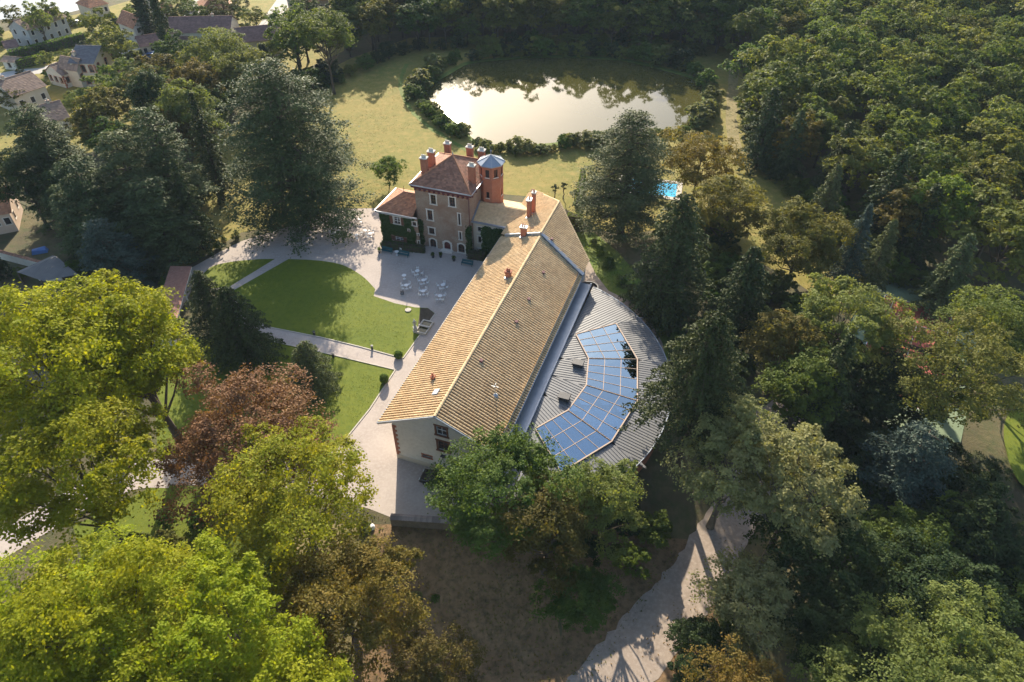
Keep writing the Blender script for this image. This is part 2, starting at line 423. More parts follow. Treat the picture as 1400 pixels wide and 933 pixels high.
sheet('planting_bed', [gat(*p) for p in [(575, 421.5), (586, 422), (594, 429), (578, 452), (571, 447), (573, 434)]], 'soil_bed', .024)
sheet('bank_grass', [gat(*p) for p in [(786, 318), (812, 318), (845, 345), (868, 372), (890, 400), (905, 440), (915, 470), (912, 500), (906, 470), (890, 440), (862, 412), (832, 398), (815, 376)]], 'bank_grass', .020)
sheet('building_apron', [gat(*p) for p in [(786, 318), (815, 376), (832, 398), (862, 412), (890, 440), (906, 470), (916, 510), (890, 505), (860, 460), (800, 400), (770, 330)]], 'drive_gravel', .016)
ribbon('west_drive', [(240, 648), (205, 648), (170, 656), (110, 682), (50, 716), (-40, 770)], 4.2, 'gravel', .030)
ribbon('lower_drive', [(780, 1010), (835, 933), (880, 880), (920, 830), (955, 785), (985, 735), (1012, 690), (1030, 640), (1045, 590), (1080, 560)], (6.6, 4.6), 'drive_gravel', .07, jitter=.25)
ribbon('road', [(352, 62), (362, 42), (376, 20), (392, -4), (410, -36)], 5.6, 'road', .012, fn=at)
ribbon('village_lane', [(-30, 112), (20, 100), (60, 96), (95, 84), (160, 76), (215, 62), (250, 40), (262, 20), (275, 0)], 4.5, 'road', .010, fn=at)
sheet('village_grass', [at(*p) for p in [(-80, 150), (-60, 60), (60, 30), (140, 12), (250, -20), (480, -20), (470, 70), (380, 112), (270, 150), (190, 190), (100, 215), (-80, 260)]], 'meadow', .004)
ribbon('ditch', [(556, 88), (549, 105), (548, 122), (560, 148), (585, 172), (612, 190), (650, 213)], 1.1, 'bank_grass', .02, fn=at, jitter=.2)
sheet('east_lawn', smooth_poly([(1372, 590), (1384, 560), (1420, 548), (1475, 560), (1480, 640), (1450, 690), (1400, 672), (1380, 640)]), 'lawn', .02)
ribbon('mown_track', [(1003, 75), (1002, 120), (1000, 170), (1010, 225)], 2.6, 'dry_grass', .014, fn=at, jitter=.2)
def bankslope():
    mb = MB(); N = 34
    L = [gat(*p) for p in [(476, 688), (505, 697), (533, 708), (604, 717), (690, 716), (770, 730)]]
    for (name, mat, x0, x1) in (('bank_soil', 'bank_soil', -15.5, 22), ('dry_bank', 'dry_grass', -24, -15.5)):
        m2 = MB()
        for i in range(N):
            for j in range(N):
                q = []
                for (a, b) in ((i, j), (i + 1, j), (i + 1, j + 1), (i, j + 1)):
                    x = x0 + (x1 - x0) * a / N; y0 = 43.6 + (.9 if x > -14 else (1.3 if x < -17 else 1.1)) * 0; y = 22 + (y0 - 22) * b / N
                    q.append((x, y, zfun(x, y) + .05))
                m2.face(q)
        tag(m2.build(name, mat), kind='structure')
bankslope()

# blades, tufts and litter on the open ground
def blades(name, mat, polys, dens, size, seed, dz=.03, up=1.0, aspect=.4, fn=gat, hole=None):
    rng = np.random.default_rng(seed); out = []
    for px in polys:
        P = [fn(*p) for p in px]; x0, x1 = min(p.x for p in P), max(p.x for p in P); y0, y1 = min(p.y for p in P), max(p.y for p in P)
        n = int((x1 - x0) * (y1 - y0) * dens); X, Y = rng.uniform(x0, x1, n), rng.uniform(y0, y1, n)
        def inside(Q):
            m = np.zeros(n, bool)
            for a, b in zip(Q, Q[-1:] + Q[:-1]):
                if a[1] == b[1]: continue
                m ^= ((a[1] > Y) != (b[1] > Y)) & (X < (b[0] - a[0]) * (Y - a[1]) / (b[1] - a[1]) + a[0])
            return m
        k = inside([(p.x, p.y) for p in P])
        if hole: k &= ~inside([(p.x, p.y) for p in [fn(*q) for q in hole]])
        # patchy density
        k &= rng.random(n) < .55 + .45 * np.sin(X * .31 + 1.7 * np.sin(Y * .23)) * np.cos(Y * .27 + seed)
        X, Y = X[k], Y[k]; Z = np.array([zfun(a, b) for a, b in zip(X, Y)]) + dz
        out.append(np.stack([X, Y, Z], 1))
    C = np.concatenate(out); n = len(C); N = unit(rng, n) * np.array([1, 1, .5]) + np.array([0, 0, .35 * up])
    t = .5 + .4 * np.sin(C[:, 0] * .21 + 2 * np.sin(C[:, 1] * .17)) * np.cos(C[:, 1] * .19) + rng.normal(0, .22, n)
    tag(link(name, leaf_mesh(name, C, N, size, t, mat, rng, aspect)), kind='stuff')
LAWNS = [[(394.5, 354.5), (435, 356.5), (468, 362.5), (495, 377.5), (513, 395.5), (511, 405), (540, 415), (567, 420.5), (551, 489.5), (492, 473.5), (438, 460.5), (366, 446.5), (330, 425), (316, 399)],
         [(262, 395), (285, 368), (309, 359.5), (348, 355), (376, 354.3), (311, 394)], [(435, 481.5), (540, 506.5), (505.5, 559), (467, 608), (400, 624), (300, 626), (215, 620), (212, 540), (238, 470), (330, 455)], [(100, 720), (212, 664), (300, 666), (400, 674), (430, 720), (420, 800), (300, 860), (120, 800)]]
def grow():
    blades('lawn_grass', 'grass_lawn', LAWNS, 24, .15, 1, dz=.026, up=5)
    blades('meadow_grass', 'grass_meadow', [[(330, 318), (300, 220), (420, 120), (556, 70), (860, 50), (1000, 70), (1034, 200), (1100, 265), (1300, 405), (1300, 500), (1080, 380), (930, 310), (812, 314), (740, 270), (540, 262), (462, 285)]], 7, .26, 2, hole=[(565, 132), (640, 80), (725, 74), (864, 78), (965, 110), (960, 170), (850, 196), (697, 212), (640, 196)], dz=.016, up=6)
    blades('bank_tufts', 'grass_tuft', [[(476, 690), (533, 710), (604, 720), (770, 735), (880, 720), (930, 760), (850, 880), (800, 940), (560, 940), (420, 900), (440, 760)]], 9, .32, 3, dz=.12)
    blades('leaf_litter', 'leaf_autumn', [[(476, 690), (533, 710), (604, 720), (770, 735), (880, 720), (930, 760), (850, 880), (800, 940), (560, 940), (420, 900), (440, 760)], [(850, 940), (900, 890), (960, 820), (1010, 740), (1060, 700), (1090, 780), (1040, 940)], [(800, 940), (900, 850), (985, 735), (1030, 640), (1040, 700), (960, 850), (900, 960)]], 2.5, .24, 4, dz=.11, up=3)
    blades('bank_grass_tufts', 'leaf_hedge', [[(786, 318), (812, 318), (845, 345), (868, 372), (890, 400), (905, 440), (915, 470), (890, 440), (862, 412), (832, 398), (815, 376)]], 14, .3, 5)

# kerbs along the lawns
kp = [[(595.6, 428.5), (551.3, 490.3)], [(540.6, 506), (505.5, 559.8), (466, 609)], [(551, 490.5), (492, 474.5), (438, 461.6), (366, 447.6)], [(540, 506), (435, 481), (366, 466)]]
for k in kp:
    mb = MB(); P = [gat(*p) for p in k]
    for a, b in zip(P, P[1:]): mb.bar(a + Vector((0, 0, .04)), b + Vector((0, 0, .04)), .16, .12)
    tag(mb.build('kerb', 'kerb_stone'), kind='structure')

# ------------------------------------------------------------------ building helpers
def on_plane(u, v, t):
    """pixel on the vertical plane at estate coordinate t -> (s, z)"""
    d = Vector(ray(u, v)); k = t / d.dot(AX); p = d * k
    return p.dot(RX), p.z + CAM_H

def course_roof(mb, e0, e1, r1, r0, course=.36, tile=.5, step=.05, seed=0, lift=.0):
    """a sloped face laid in overlapping courses from the eave e0-e1 to the ridge r0-r1, each course stepped"""
    rnd = random.Random(seed)
    e0, e1, r1, r0 = map(Vector, (e0, e1, r1, r0))
    nrm = (e1 - e0).cross(((r0 + r1) - (e0 + e1)) / 2).normalized()
    if nrm.z < 0: nrm = -nrm
    n = max(2, round((((r0 + r1) - (e0 + e1)) / 2).length / course))
    for k in range(n):
        a, b = k / n, min(1.0, (k + 1.25) / n)
        l0, l1, u0, u1 = e0.lerp(r0, a), e1.lerp(r1, a), e0.lerp(r0, b), e1.lerp(r1, b)
        m = max(1, round((l1 - l0).length / tile)); off = rnd.random() * .5
        for j in range(m):
            f0, f1 = j / m, (j + 1) / m
            h = nrm * (step + rnd.uniform(0, .012) + lift); g = nrm * (.012 + lift)
            q = [l0.lerp(l1, f0) + h, l0.lerp(l1, f1) + h, u0.lerp(u1, f1) + g, u0.lerp(u1, f0) + g]
            mb.face(q, rnd.random())
            mb.face([l0.lerp(l1, f0) - nrm * .02, l0.lerp(l1, f1) - nrm * .02, q[1], q[0]], rnd.random())

def tile_slope(mb, P, t0, t1, dlen, inside, cs=.42, tl=.44, rad=.14, seed=0):
    """columns of half-round tiles; P(t, d, h): t along the eave, d up the slope, h off the surface"""
    rnd = random.Random(seed); n = int((t1 - t0) / cs); rows = int(dlen / tl)
    for i in range(n):
        tc = t0 + (i + .5) * cs
        for j in range(rows + 1):
            d0, d1 = j * tl, min(dlen, j * tl + tl * 1.12)
            if d1 - d0 < .08 or not inside(tc, (d0 + d1) / 2): continue
            w = rnd.uniform(-.012, .012); ti = rnd.random() ** 1.3; up = rnd.uniform(0, .012)
            lo, hi = [], []
            for k in range(4):
                a = math.pi * (k / 3); x = -math.cos(a) * rad; y = math.sin(a) * rad * 1.0
                lo.append(P(tc + w + x, d0, y + .018 + up)); hi.append(P(tc + w + x * .94, d1, y * .93 + .004))
            for k in range(3): mb.face([lo[k], lo[k + 1], hi[k + 1], hi[k]], ti)
            mb.face(lo, ti)

def facade(mb, O, u, n, w, z0, z1, openings, depth=.28, thick=0.0):
    """wall skin with real openings (x0, x1, za, zb) and their reveals"""
    O, u, n = Vector(O), Vector(u), Vector(n)
    P = lambda x, z, d=0.0: O + u * x + Vector((0, 0, z)) - n * d
    xsn = sorted({0, w, *[o[0] for o in openings], *[o[1] for o in openings]}); zs = sorted({z0, z1, *[o[2] for o in openings], *[o[3] for o in openings]})
    for a, b in zip(xsn, xsn[1:]):
        for c, d in zip(zs, zs[1:]):
            mx, mz = (a + b) / 2, (c + d) / 2
            if any(o[0] < mx < o[1] and o[2] < mz < o[3] for o in openings): continue
            mb.face([P(a, c), P(b, c), P(b, d), P(a, d)])
    for x0, x1, za, zb in openings:
        for q in (((x0, za), (x1, za)), ((x1, za), (x1, zb)), ((x1, zb), (x0, zb)), ((x0, zb), (x0, za))):
            mb.face([P(*q[0]), P(*q[1]), P(*q[1], depth), P(*q[0], depth)])

def window(root, off, O, u, n, x0, x1, za, zb, mat='white_stone', fw=.2, arch=False, pane='window_glass', barmat='white_paint', bars=(1, 2), sill=True, name='window', proud=.05, depth=.2):
    """surround, recessed pane and glazing bars for one opening"""
    O, u, n = Vector(O), Vector(u), Vector(n)
    P = lambda x, z, d=0.0: O + u * x + Vector((0, 0, z)) + n * d
    def slab(mb, a, b, c, d, d0, d1): mb.hexa([P(a, c, d0), P(b, c, d0), P(b, d, d0), P(a, d, d0)], [P(a, c, d1), P(b, c, d1), P(b, d, d1), P(a, d, d1)])
    mb = MB()
    slab(mb, x0 - fw, x0, za, zb, -.06, proud); slab(mb, x1, x1 + fw, za, zb, -.06, proud)
    if arch:
        cx, r = (x0 + x1) / 2, (x1 - x0) / 2; zc = zb - r
        for k in range(8):
            a, b = math.pi * k / 8, math.pi * (k + 1) / 8
            ring = lambda rr, an: (cx - rr * math.cos(an), zc + rr * math.sin(an))
            pts = [ring(r, a), ring(r, b), ring(r + fw * 1.25, b), ring(r + fw * 1.25, a)]
            mb.hexa([P(*p, -.06) for p in pts], [P(*p, proud + .004 * (k % 2)) for p in pts])
            # fill behind the arch up to the square head
            pts = [ring(r, a), ring(r, b), (ring(r, b)[0], zb + .01), (ring(r, a)[0], zb + .01)]
            mb.hexa([P(*p, -.12) for p in pts], [P(*p, -.03) for p in pts])
    else: slab(mb, x0 - fw * 1.35, x1 + fw * 1.35, zb, zb + fw, -.06, proud + .015)
    if sill: slab(mb, x0 - fw * 1.35, x1 + fw * 1.35, za - fw * .8, za, -.06, proud + .06)
    w = mb.build(name, mat, root, off)
    g = MB(); slab(g, x0, x1, za, zb, -depth - .02, -depth); g.build('door_leaf' if name == 'door' else 'pane', pane, w, off)
    if bars:
        b = MB(); bw = .05
        slab(b, x0, x0 + bw, za, zb, -depth, -depth + .05); slab(b, x1 - bw, x1, za, zb, -depth, -depth + .05)
        for k in range(1, bars[0] + 1):
            c = x0 + (x1 - x0) * k / (bars[0] + 1); slab(b, c - bw / 2, c + bw / 2, za, zb, -depth, -depth + .045)
        for k in range(1, bars[1] + 1):
            c = za + (zb - za) * k / (bars[1] + 1); slab(b, x0, x1, c - bw / 2, c + bw / 2, -depth, -depth + .04)
        b.build('glazing_bars', barmat, w, off)
    return w

def chimney(root, off, s, t, zb, zt, w=1.0, d=.75, pots=2, cap='white_render', mat='brick'):
    mb = MB(); mb.box(s - w / 2, s + w / 2, t - d / 2, t + d / 2, zb, zt - .28)
    mb.box(s - w / 2 - .07, s + w / 2 + .07, t - d / 2 - .07, t + d / 2 + .07, zt - .5, zt - .38)
    c = mb.build('chimney', mat, root, off)
    k = MB(); k.box(s - w / 2 - .12, s + w / 2 + .12, t - d / 2 - .12, t + d / 2 + .12, zt - .28, zt - .14); k.build('cap', cap, c, off)
    for i in range(pots):
        x = s + (i - (pots - 1) / 2) * w / max(pots, 1) * .8
        MB().lathe(x, t, [(.0, zt + .3), (.10, zt + .3), (.13, zt + .22), (.15, zt - .14)], 8).build('pot', 'brick' if mat == 'brick' and cap != 'white_render' else 'white_render', c, off)
    return c

# ------------------------------------------------------------------ the long tiled hall
def long_building():
    s0, t0 = -24.9, 64.0; off = (s0, t0, 0)
    root = empty('long_building', B(s0, t0), -BA, 'long hall with sandy tiled gable roof and cream end wall', 'building')
    SL, SR, RS, ZE, ZR = -32.4, -17.4, -24.9, 6.25, 10.0
    WL, WR, WF = -30.8, -17.9, 45.4
    joint = lambda s: 86.5 - (s + 31.4) * .403          # oblique joint with the raised end
    farl = lambda s: 98.9 - (s + 29.4) * 1.21           # oblique far end
    # walls
    ztop = lambda s: ZE + (ZR - ZE) * (1 - abs(s - RS) / 7.5) - .12
    O = Vector((WL, WF, 0)); u = Vector((1, 0, 0)); n = Vector((0, -1, 0))
    def op(a, b, c, d): p, q = on_plane(a, b, WF), on_plane(c, d, WF); return (p[0] - WL, q[0] - WL, q[1], p[1])
    win = [op(596, 582, 611, 597.5), op(598.5, 602, 613.5, 618.5), op(577.5, 620.5, 590.5, 627.5)]
    mb = MB(); facade(mb, O, u, n, WR - WL, 0, ztop(WL), [w for w in win if w[3] < ztop(WL)])
    # gable above the eave, split round the high window
    hw = win[0] if win[0][3] > ztop(WL) else None
    zs = ztop(WL)
    if hw:
        mb = MB(); lowz = hw[2]
        facade(mb, O, u, n, WR - WL, 0, min(lowz, zs), [w for w in win[1:]])
        Pq = lambda s, z: (s, WF, z)
        a, b = WL + hw[0], WL + hw[1]; z1 = min(lowz, zs)
        mb.face([Pq(WL, z1), Pq(a, z1), Pq(a, ztop(a)), Pq(WL, ztop(WL))])
        mb.face([Pq(b, z1), Pq(WR, z1), Pq(WR, ztop(WR)), Pq(b, ztop(b))] if b > RS else [Pq(b, z1), Pq(WR, z1), Pq(WR, ztop(WR)), Pq(RS, ztop(RS)), Pq(b, ztop(b))])
        if z1 < hw[2]: mb.face([Pq(a, z1), Pq(b, z1), Pq(b, hw[2]), Pq(a, hw[2])])
        mb.face([Pq(a, hw[3]), Pq(b, hw[3]), Pq(b, ztop(b)), Pq(RS, ztop(RS)), Pq(a, ztop(a))] if a < RS < b else [Pq(a, hw[3]), Pq(b, hw[3]), Pq(b, ztop(b)), Pq(a, ztop(a))])
        for q in (((a, hw[2]), (b, hw[2])), ((b, hw[2]), (b, hw[3])), ((b, hw[3]), (a, hw[3])), ((a, hw[3]), (a, hw[2]))):
            mb.face([(q[0][0], WF, q[0][1]), (q[1][0], WF, q[1][1]), (q[1][0], WF + .28, q[1][1]), (q[0][0], WF + .28, q[0][1])])
    zl = ztop(WL)
    side = []
    facade(mb, (WL, 89, 0), (0, -1, 0), (-1, 0, 0), 89 - WF, 0, zl, side)
    mb.face([(WR, WF, 0), (WR, farl(WR), 0), (WR, farl(WR), zl), (WR, WF, zl)])
    mb.face([(WL, 89, 0), (WL, farl(WL), 0), (WL, farl(WL), zl), (WL, 89, zl)])
    mb.face([(WR, farl(WR), 0), (WL, farl(WL), 0), (WL, farl(WL), zl), (RS, farl(RS), ztop(RS) + .3), (WR, farl(WR), zl)])
    mb.build('wall', 'white_render', root, off)
    pl = MB(); pl.box(WL - .04, WR, WF - .05, WF + .2, 0, .75); pl.build('plinth', 'cream_render', root, off)
    for k in range(14):                                   # toothed brick quoins at the near corner
        L = .55 if k % 2 else .32
        MB().box(WL - .035, WL + L, WF - .035, WF + .3, .75 + k * .385, .75 + (k + .92) * .385).build('quoin_brick', 'brick', root, off)
    for k, w in enumerate(win):
        ww = window(root, off, O, u, n, w[0], w[1], w[2], w[3], 'wood_shutter' if k < 2 else 'brick', .22 if k < 2 else .12, pane='window_glass', barmat='white_paint' if k == 0 else 'wood_shutter', bars=(1, 1) if k < 2 else (3, 0))
    for w in side:
        window(root, off, (WL, 89, 0), (0, -1, 0), (-1, 0, 0), w[0], w[1], w[2], w[3], 'brick', .14, bars=(1, 2))
    # roofs
    sl = math.hypot(7.5, ZR - ZE); cx, cz = 7.5 / sl, (ZR - ZE) / sl
    def PL(up=0.0): return lambda t, d, h: (SL + d * cx - h * cz, t, ZE + d * cz + h * cx + up)
    def PR(up=0.0): return lambda t, d, h: (SR - d * cx + h * cz, t, ZE + d * cz + h * cx + up)
    J, Fr = joint, farl
    for nm, P, up, sfun, lo, hi in (('roof', PL(), 0, lambda d: SL + d * cx, lambda s: 45.0, J), ('roof', PR(), 0, lambda d: SR - d * cx, lambda s: 45.0, J),
                                    ('raised_roof', PL(.38), .38, lambda d: SL + d * cx, J, Fr), ('raised_roof', PR(.38), .38, lambda d: SR - d * cx, J, Fr)):
        base = MB(); st_ = 24
        for k in range(st_):                              # the pan-tile bed below the cover tiles
            d0, d1 = sl * k / st_, sl * (k + 1) / st_
            sa, sb = sfun(d0), sfun(d1)
            for h in (0.0, -.16):
                base.face([P(lo(sa), d0, h), P(hi(sa), d0, h), P(hi(sb), d1, h), P(lo(sb), d1, h)])
        ro = base.build(nm, 'tile_mortar', root, off)
        mb = MB(); tile_slope(mb, P, 44.95, 101, sl, lambda t, d: lo(sfun(d)) <= t <= hi(sfun(d)), seed=int(up * 10) + (P(0, 1, 0)[0] > RS))
        tag(mb.build('roof_tiles', 'roof_tile', ro, off), kind='stuff')
    # ridge tiles, verge boards, flashings, gutters
    rt = MB(); k = 0; t = 45.0
    rnd = random.Random(3)
    while t < 83.6:
        tt = min(t + .44, 83.7); pr = []
        for (tq, sc) in ((t, 1.0), (tt + .03, .9)):
            pr.append([(RS + math.cos(a) * .2 * sc, tq, ZR + .05 + math.sin(a) * .15 * sc) for a in [math.pi * j / 5 for j in range(6)]])
        ti = rnd.random()
        for j in range(5): rt.face([pr[0][j], pr[0][j + 1], pr[1][j + 1], pr[1][j]], ti)
        rt.face(pr[0], ti); t += .44
    rt.build('ridge_tiles', 'roof_tile', root, off)
    rt = MB(); rt.tube([(RS, 83.7, ZR + .42), (RS, farl(RS), ZR + .42)], [.17, .17], 8); rt.build('ridge_cap', 'roof_tile', root, off)
    v = MB()
    v.bar((SL - .05, 44.93, ZE - .05), (RS, 44.93, ZR - .04), .1, .3); v.bar((RS, 44.93, ZR - .04), (SR + .05, 44.93, ZE - .05), .1, .3)
    v.build('verge_board', 'zinc_pale', root, off)
    g = MB(); g.tube([(SL - .07, 45, ZE - .03), (SL - .07, 86.4, ZE - .03)], [.09, .09], 8); g.tube([(SR + .07, 45, ZE - .03), (SR + .07, 80.8, ZE - .03)], [.09, .09], 8)
    g.build('gutter', 'zinc', root, off)
    for s_a, s_b, w in ((RS, SR + .1, .55), (SL + .9, RS, .4)):      # zinc joint between the two roofs
        z = lambda s: ZE + (ZR - ZE) * (1 - abs(s - RS) / 7.5)
        f = MB(); f.bar((s_a, J(s_a) - .06, z(s_a) + .26), (s_b, J(s_b) - .06, z(s_b) + .26), w, .42); f.build('flashing', 'zinc' if s_a == RS else 'zinc_pale', root, off)
    f = MB(); f.bar((SL + .8, farl(SL + .8) + .02, ZE + .65), (RS, farl(RS) + .02, ZR + .42), .22, .2); f.bar((RS, farl(RS) + .02, ZR + .42), (SR, farl(SR) + .02, ZE + .42), .22, .2); f.build('verge_tiles', 'roof_tile', root, off)
    # rafter ends under the wide eave
    for k in range(6): MB().box(SL + .15, WL, 45.6 + k * 1.4, 45.72 + k * 1.4, ZE - .12, ZE + .02).build('rafter', 'wood_shutter', root, off)
    # chimneys and small things on the roof
    for u_, v_, h, w, d, p, cp in ((695, 380, 1.3, .75, .5, 2, 'brick'), (716, 322, 2.0, .85, .6, 2, 'zinc_pale'), (723.5, 297, 3.4, .55, .95, 1, 'zinc_pale'), (729.5, 291, 3.9, .5, .6, 1, 'white_stone')):
        z = 8.0
        for _ in range(20): s, t = st(at(u_, v_, z)); z = ZE + (ZR - ZE) * (1 - abs(s - RS) / 7.5) + (.38 if t > joint(s) else 0)
        chimney(root, off, s, t, z - .4, z + h, w, d, p, cp)
        f = MB(); f.box(s - w / 2 - .1, s + w / 2 + .1, t - d / 2 - .22, t + d / 2 + .1, z - .22, z + .16); f.build('chimney_flashing', 'zinc_pale', root, off)
    def roofpt(u_, v_):
        z = 8.0
        for _ in range(20): s, t = st(at(u_, v_, z)); z = ZE + (ZR - ZE) * (1 - abs(s - RS) / 7.5) + (.38 if t > joint(s) else 0)
        return s, t, z
    for u_, v_ in ((753.5, 327.8), (742, 373.5), (722, 410), (657, 494), (705, 441)):
        s, t, z = roofpt(u_, v_); q = 1 if s > RS else -1
        mb = MB(); mb.hexa([(s - .25, t - .28, z - .1), (s + .25, t - .28, z - .1), (s + .25, t + .28, z - .1), (s - .25, t + .28, z - .1)],
                           [(s - .2 + .15 * q, t - .22, z + .28), (s + .2 + .1 * q, t - .22, z + .22), (s + .2 + .1 * q, t + .22, z + .22), (s - .2 + .15 * q, t + .22, z + .28)])
        mb.build('roof_vent', 'maroon_paint', root, off)
    s, t, z = roofpt(596, 537.5); mb = MB(); tl = lambda a: ZE + (ZR - ZE) * (1 - abs(a - RS) / 7.5)
    mb.hexa([(s - .35, t - .45, tl(s - .35)), (s + .35, t - .45, tl(s + .35)), (s + .35, t + .45, tl(s + .35)), (s - .35, t + .45, tl(s - .35))],
            [(s - .35, t - .45, tl(s - .35) + .26), (s + .35, t - .45, tl(s + .35) + .26), (s + .35, t + .45, tl(s + .35) + .26), (s - .35, t + .45, tl(s - .35) + .26)])
    mb.build('skylight', 'zinc_pale', root, off)
    s, t, z = roofpt(592, 519); chimney(root, off, s, t, z - .3, z + .75, .32, .32, 1, 'brick')
    s, t, z = roofpt(677, 541); mb = MB()
    mb.lathe(s, t, [(.05, z - .2), (.05, z + 1.9), (0, z + 1.95)], 8); mb.bar((s - .45, t, z + 1.5), (s + .45, t, z + 1.5), .05); mb.bar((s, t - .35, z + 1.7), (s, t + .35, z + 1.7), .05)
    mb.lathe(s, t, [(.45, z - .25), (.32, z + .12), (.07, z + .3)], 10)
    mb.build('aerial_mast', 'zinc_pale', root, off)
    s, z = on_plane(606.5, 622, WF); mb = MB(); mb.box(s - .3, s + .3, WF - .35, WF, z - .12, z); mb.box(s - .06, s + .06, WF - .3, WF, z - .4, z - .12); mb.build('wall_lamp', 'dark_metal', root, off)
    return root
long_building()

# ------------------------------------------------------------------ fan-shaped glazed hall
def glazed_hall():
    CS, CT = -24.0, 60.7; off = (CS, CT, 0)
    root = empty('glazed_hall', B(CS, CT), -BA, 'fan shaped extension with grey zinc roof and blue glass panels', 'extension')
    CH, RE = 8.0, 23.2; zf = lambda x: 4.75 - .085 * (x - 8)
    R0, R1 = 12.6, 19.2; ha = R(11.5); ca = math.cos(ha)
    X0, X1 = R0 * ca, R1 * ca
    sect = [R(a) for a in (57.5, 34.5, 11.5, -11.5, -34.5, -57.5)]
    for i, m in enumerate(sect):
        e = Vector((math.cos(m), math.sin(m))); f = Vector((-e.y, e.x)); sg = 1 if m > 0 else -1
        L = lambda x, y, z: (CS + e.x * x + f.x * y, CT + e.y * x + f.y * y, z)
        full = i in (0, 5); tn = math.tan(ha)
        def xmin(y):
            c = (CH + y * math.sin(m)) / math.cos(m)      # chord s = CH
            w = abs(y) / tn if not (full and y * sg > 0) else 0
            return max(c, w)
        xmax = lambda y: math.sqrt(RE * RE - y * y)
        spans = [(None, None)] if full else [(None, X0), (X1, None)]
        rnd = random.Random(i); pans = [(MB(), MB()) for _ in spans]
        pitch = .42; N = int(2 * RE * tn / pitch) + 3; ys_ = [(k - N / 2) * pitch for k in range(N + 1 + (24 if full else 0))] if not full else [(-RE * tn + k * pitch) * 1 for k in range(int((RE * tn + 14) / pitch))]
        if full: ys_ = [y * sg for y in ys_]
        for y0, y1 in zip(ys_, ys_[1:]):
            for (a, b), (pan, seam) in zip(spans, pans):
                q = []
                for y in (y0, y1):
                    lo = max(xmin(y), a or -9); hi = min(xmax(y), b or 99); q.append((lo, hi))
                if all(h - l < .02 for l, h in q): continue
                q = [(l, max(l, h)) for l, h in q]; ti = rnd.random()
                for dz in (0, -.2):
                    pan.face([L(q[0][0], y0, zf(q[0][0]) + dz), L(q[0][1], y0, zf(q[0][1]) + dz), L(q[1][1], y1, zf(q[1][1]) + dz), L(q[1][0], y1, zf(q[1][0]) + dz)], ti)
                l, h = q[0]
                if h - l > .1: seam.bar(L(l, y0, zf(l) + .022), L(h, y0, zf(h) + .022), .035, .044)
        for pan, seam in pans:
            ro = pan.build('roof_section', 'zinc_roof', root, off)
            tag(seam.build('standing_seams', 'zinc_roof', ro, off), kind='stuff')
        if full: continue
        # glazing: 4 bays by 3, a frame, 12 panes
        fr = MB(); lift = .16
        G = lambda a, b, dz=0.0: (lambda x, y: L(x, y, zf(x) + lift + dz))(X0 + (X1 - X0) * a, (2 * b - 1) * (X0 + (X1 - X0) * a) * tn)
        for a in (0, 1 / 3, 2 / 3, 1):
            w = .15 if a in (0, 1) else .065; fr.bar(G(a, 0), G(a, 1), w, .14 if a in (0, 1) else .08)
        for b in (0, .25, .5, .75, 1):
            w = .11 if b in (0, 1) else .05; fr.bar(G(0, b, .01), G(1, b, .01), w, .12 if b in (0, 1) else .07)
        fo = fr.build('glazing', 'pink_render', root, off)
        for ia in range(3):
            for ib in range(4):
                a0, a1, b0, b1 = ia / 3 + .006, (ia + 1) / 3 - .006, ib / 4 + .006, (ib + 1) / 4 - .006
                tw = [rnd.uniform(-.006, .006) for _ in range(4)]
                lo = [G(a0, b0, -.03 + tw[0]), G(a1, b0, -.03 + tw[1]), G(a1, b1, -.03 + tw[2]), G(a0, b1, -.03 + tw[3])]
                MB().hexa(lo, [(p[0], p[1], p[2] + .02) for p in lo]).build('pane', 'roof_glass', fo, off)
    # curved outer wall, eaves gutter, floor and the flat valley beside the long building
    wall, gut = MB(), MB(); A = [R(-69.5 + 139 * k / 48) for k in range(49)]
    ring = lambda r, a, z: (CS + r * math.cos(a), CT + r * math.sin(a), z)
    for a, b in zip(A, A[1:]):
        wall.hexa([ring(22.5, a, 0), ring(22.8, a, 0), ring(22.8, b, 0), ring(22.5, b, 0)], [ring(22.5, a, 3.28), ring(22.8, a, 3.28), ring(22.8, b, 3.28), ring(22.5, b, 3.28)])
    wall.build('wall', 'brick', root, off)
    gut.tube([ring(RE + .05, a, 3.44 - .085 * 0) for a in A], [.09] * 49, 6); gut.build('gutter', 'zinc', root, off)
    fl = MB(); fl.face([ring(22.5, a, .06) for a in A]); fl.build('floor', 'interior_floor', root, off)
    va = MB(); va.box(-17.85, CS + CH, 48.6, 81.3, 4.55, 4.68); va.box(CS + CH - .22, CS + CH - .02, 40.2, 81.3, 4.68, 4.93); va.build('valley_gutter', 'zinc', root, off)
    va = MB(); va.box(-17.85, CS + CH, 40.2, 45.3, 4.4, 4.55); va.build('end_roof', 'zinc_roof', root, off)
    for u_, v_ in ((790.4, 496.4), (771.5, 542.3)):
        s, t = st(at(u_, v_, 4.9)); zz = zf(max(8, s - CS))
        mb = MB(); mb.box(s - .62, s + .62, t - .45, t + .45, zz - .1, zz + .42); mb.hexa([(s - .75, t - .56, zz + .42), (s + .75, t - .56, zz + .42), (s + .75, t + .56, zz + .42), (s - .75, t + .56, zz + .42)], [(s - .7, t - .52, zz + .55), (s + .7, t - .52, zz + .55), (s + .7, t + .52, zz + .55), (s - .7, t + .52, zz + .55)])
        mb.build('roof_hatch', 'dark_metal', root, off)
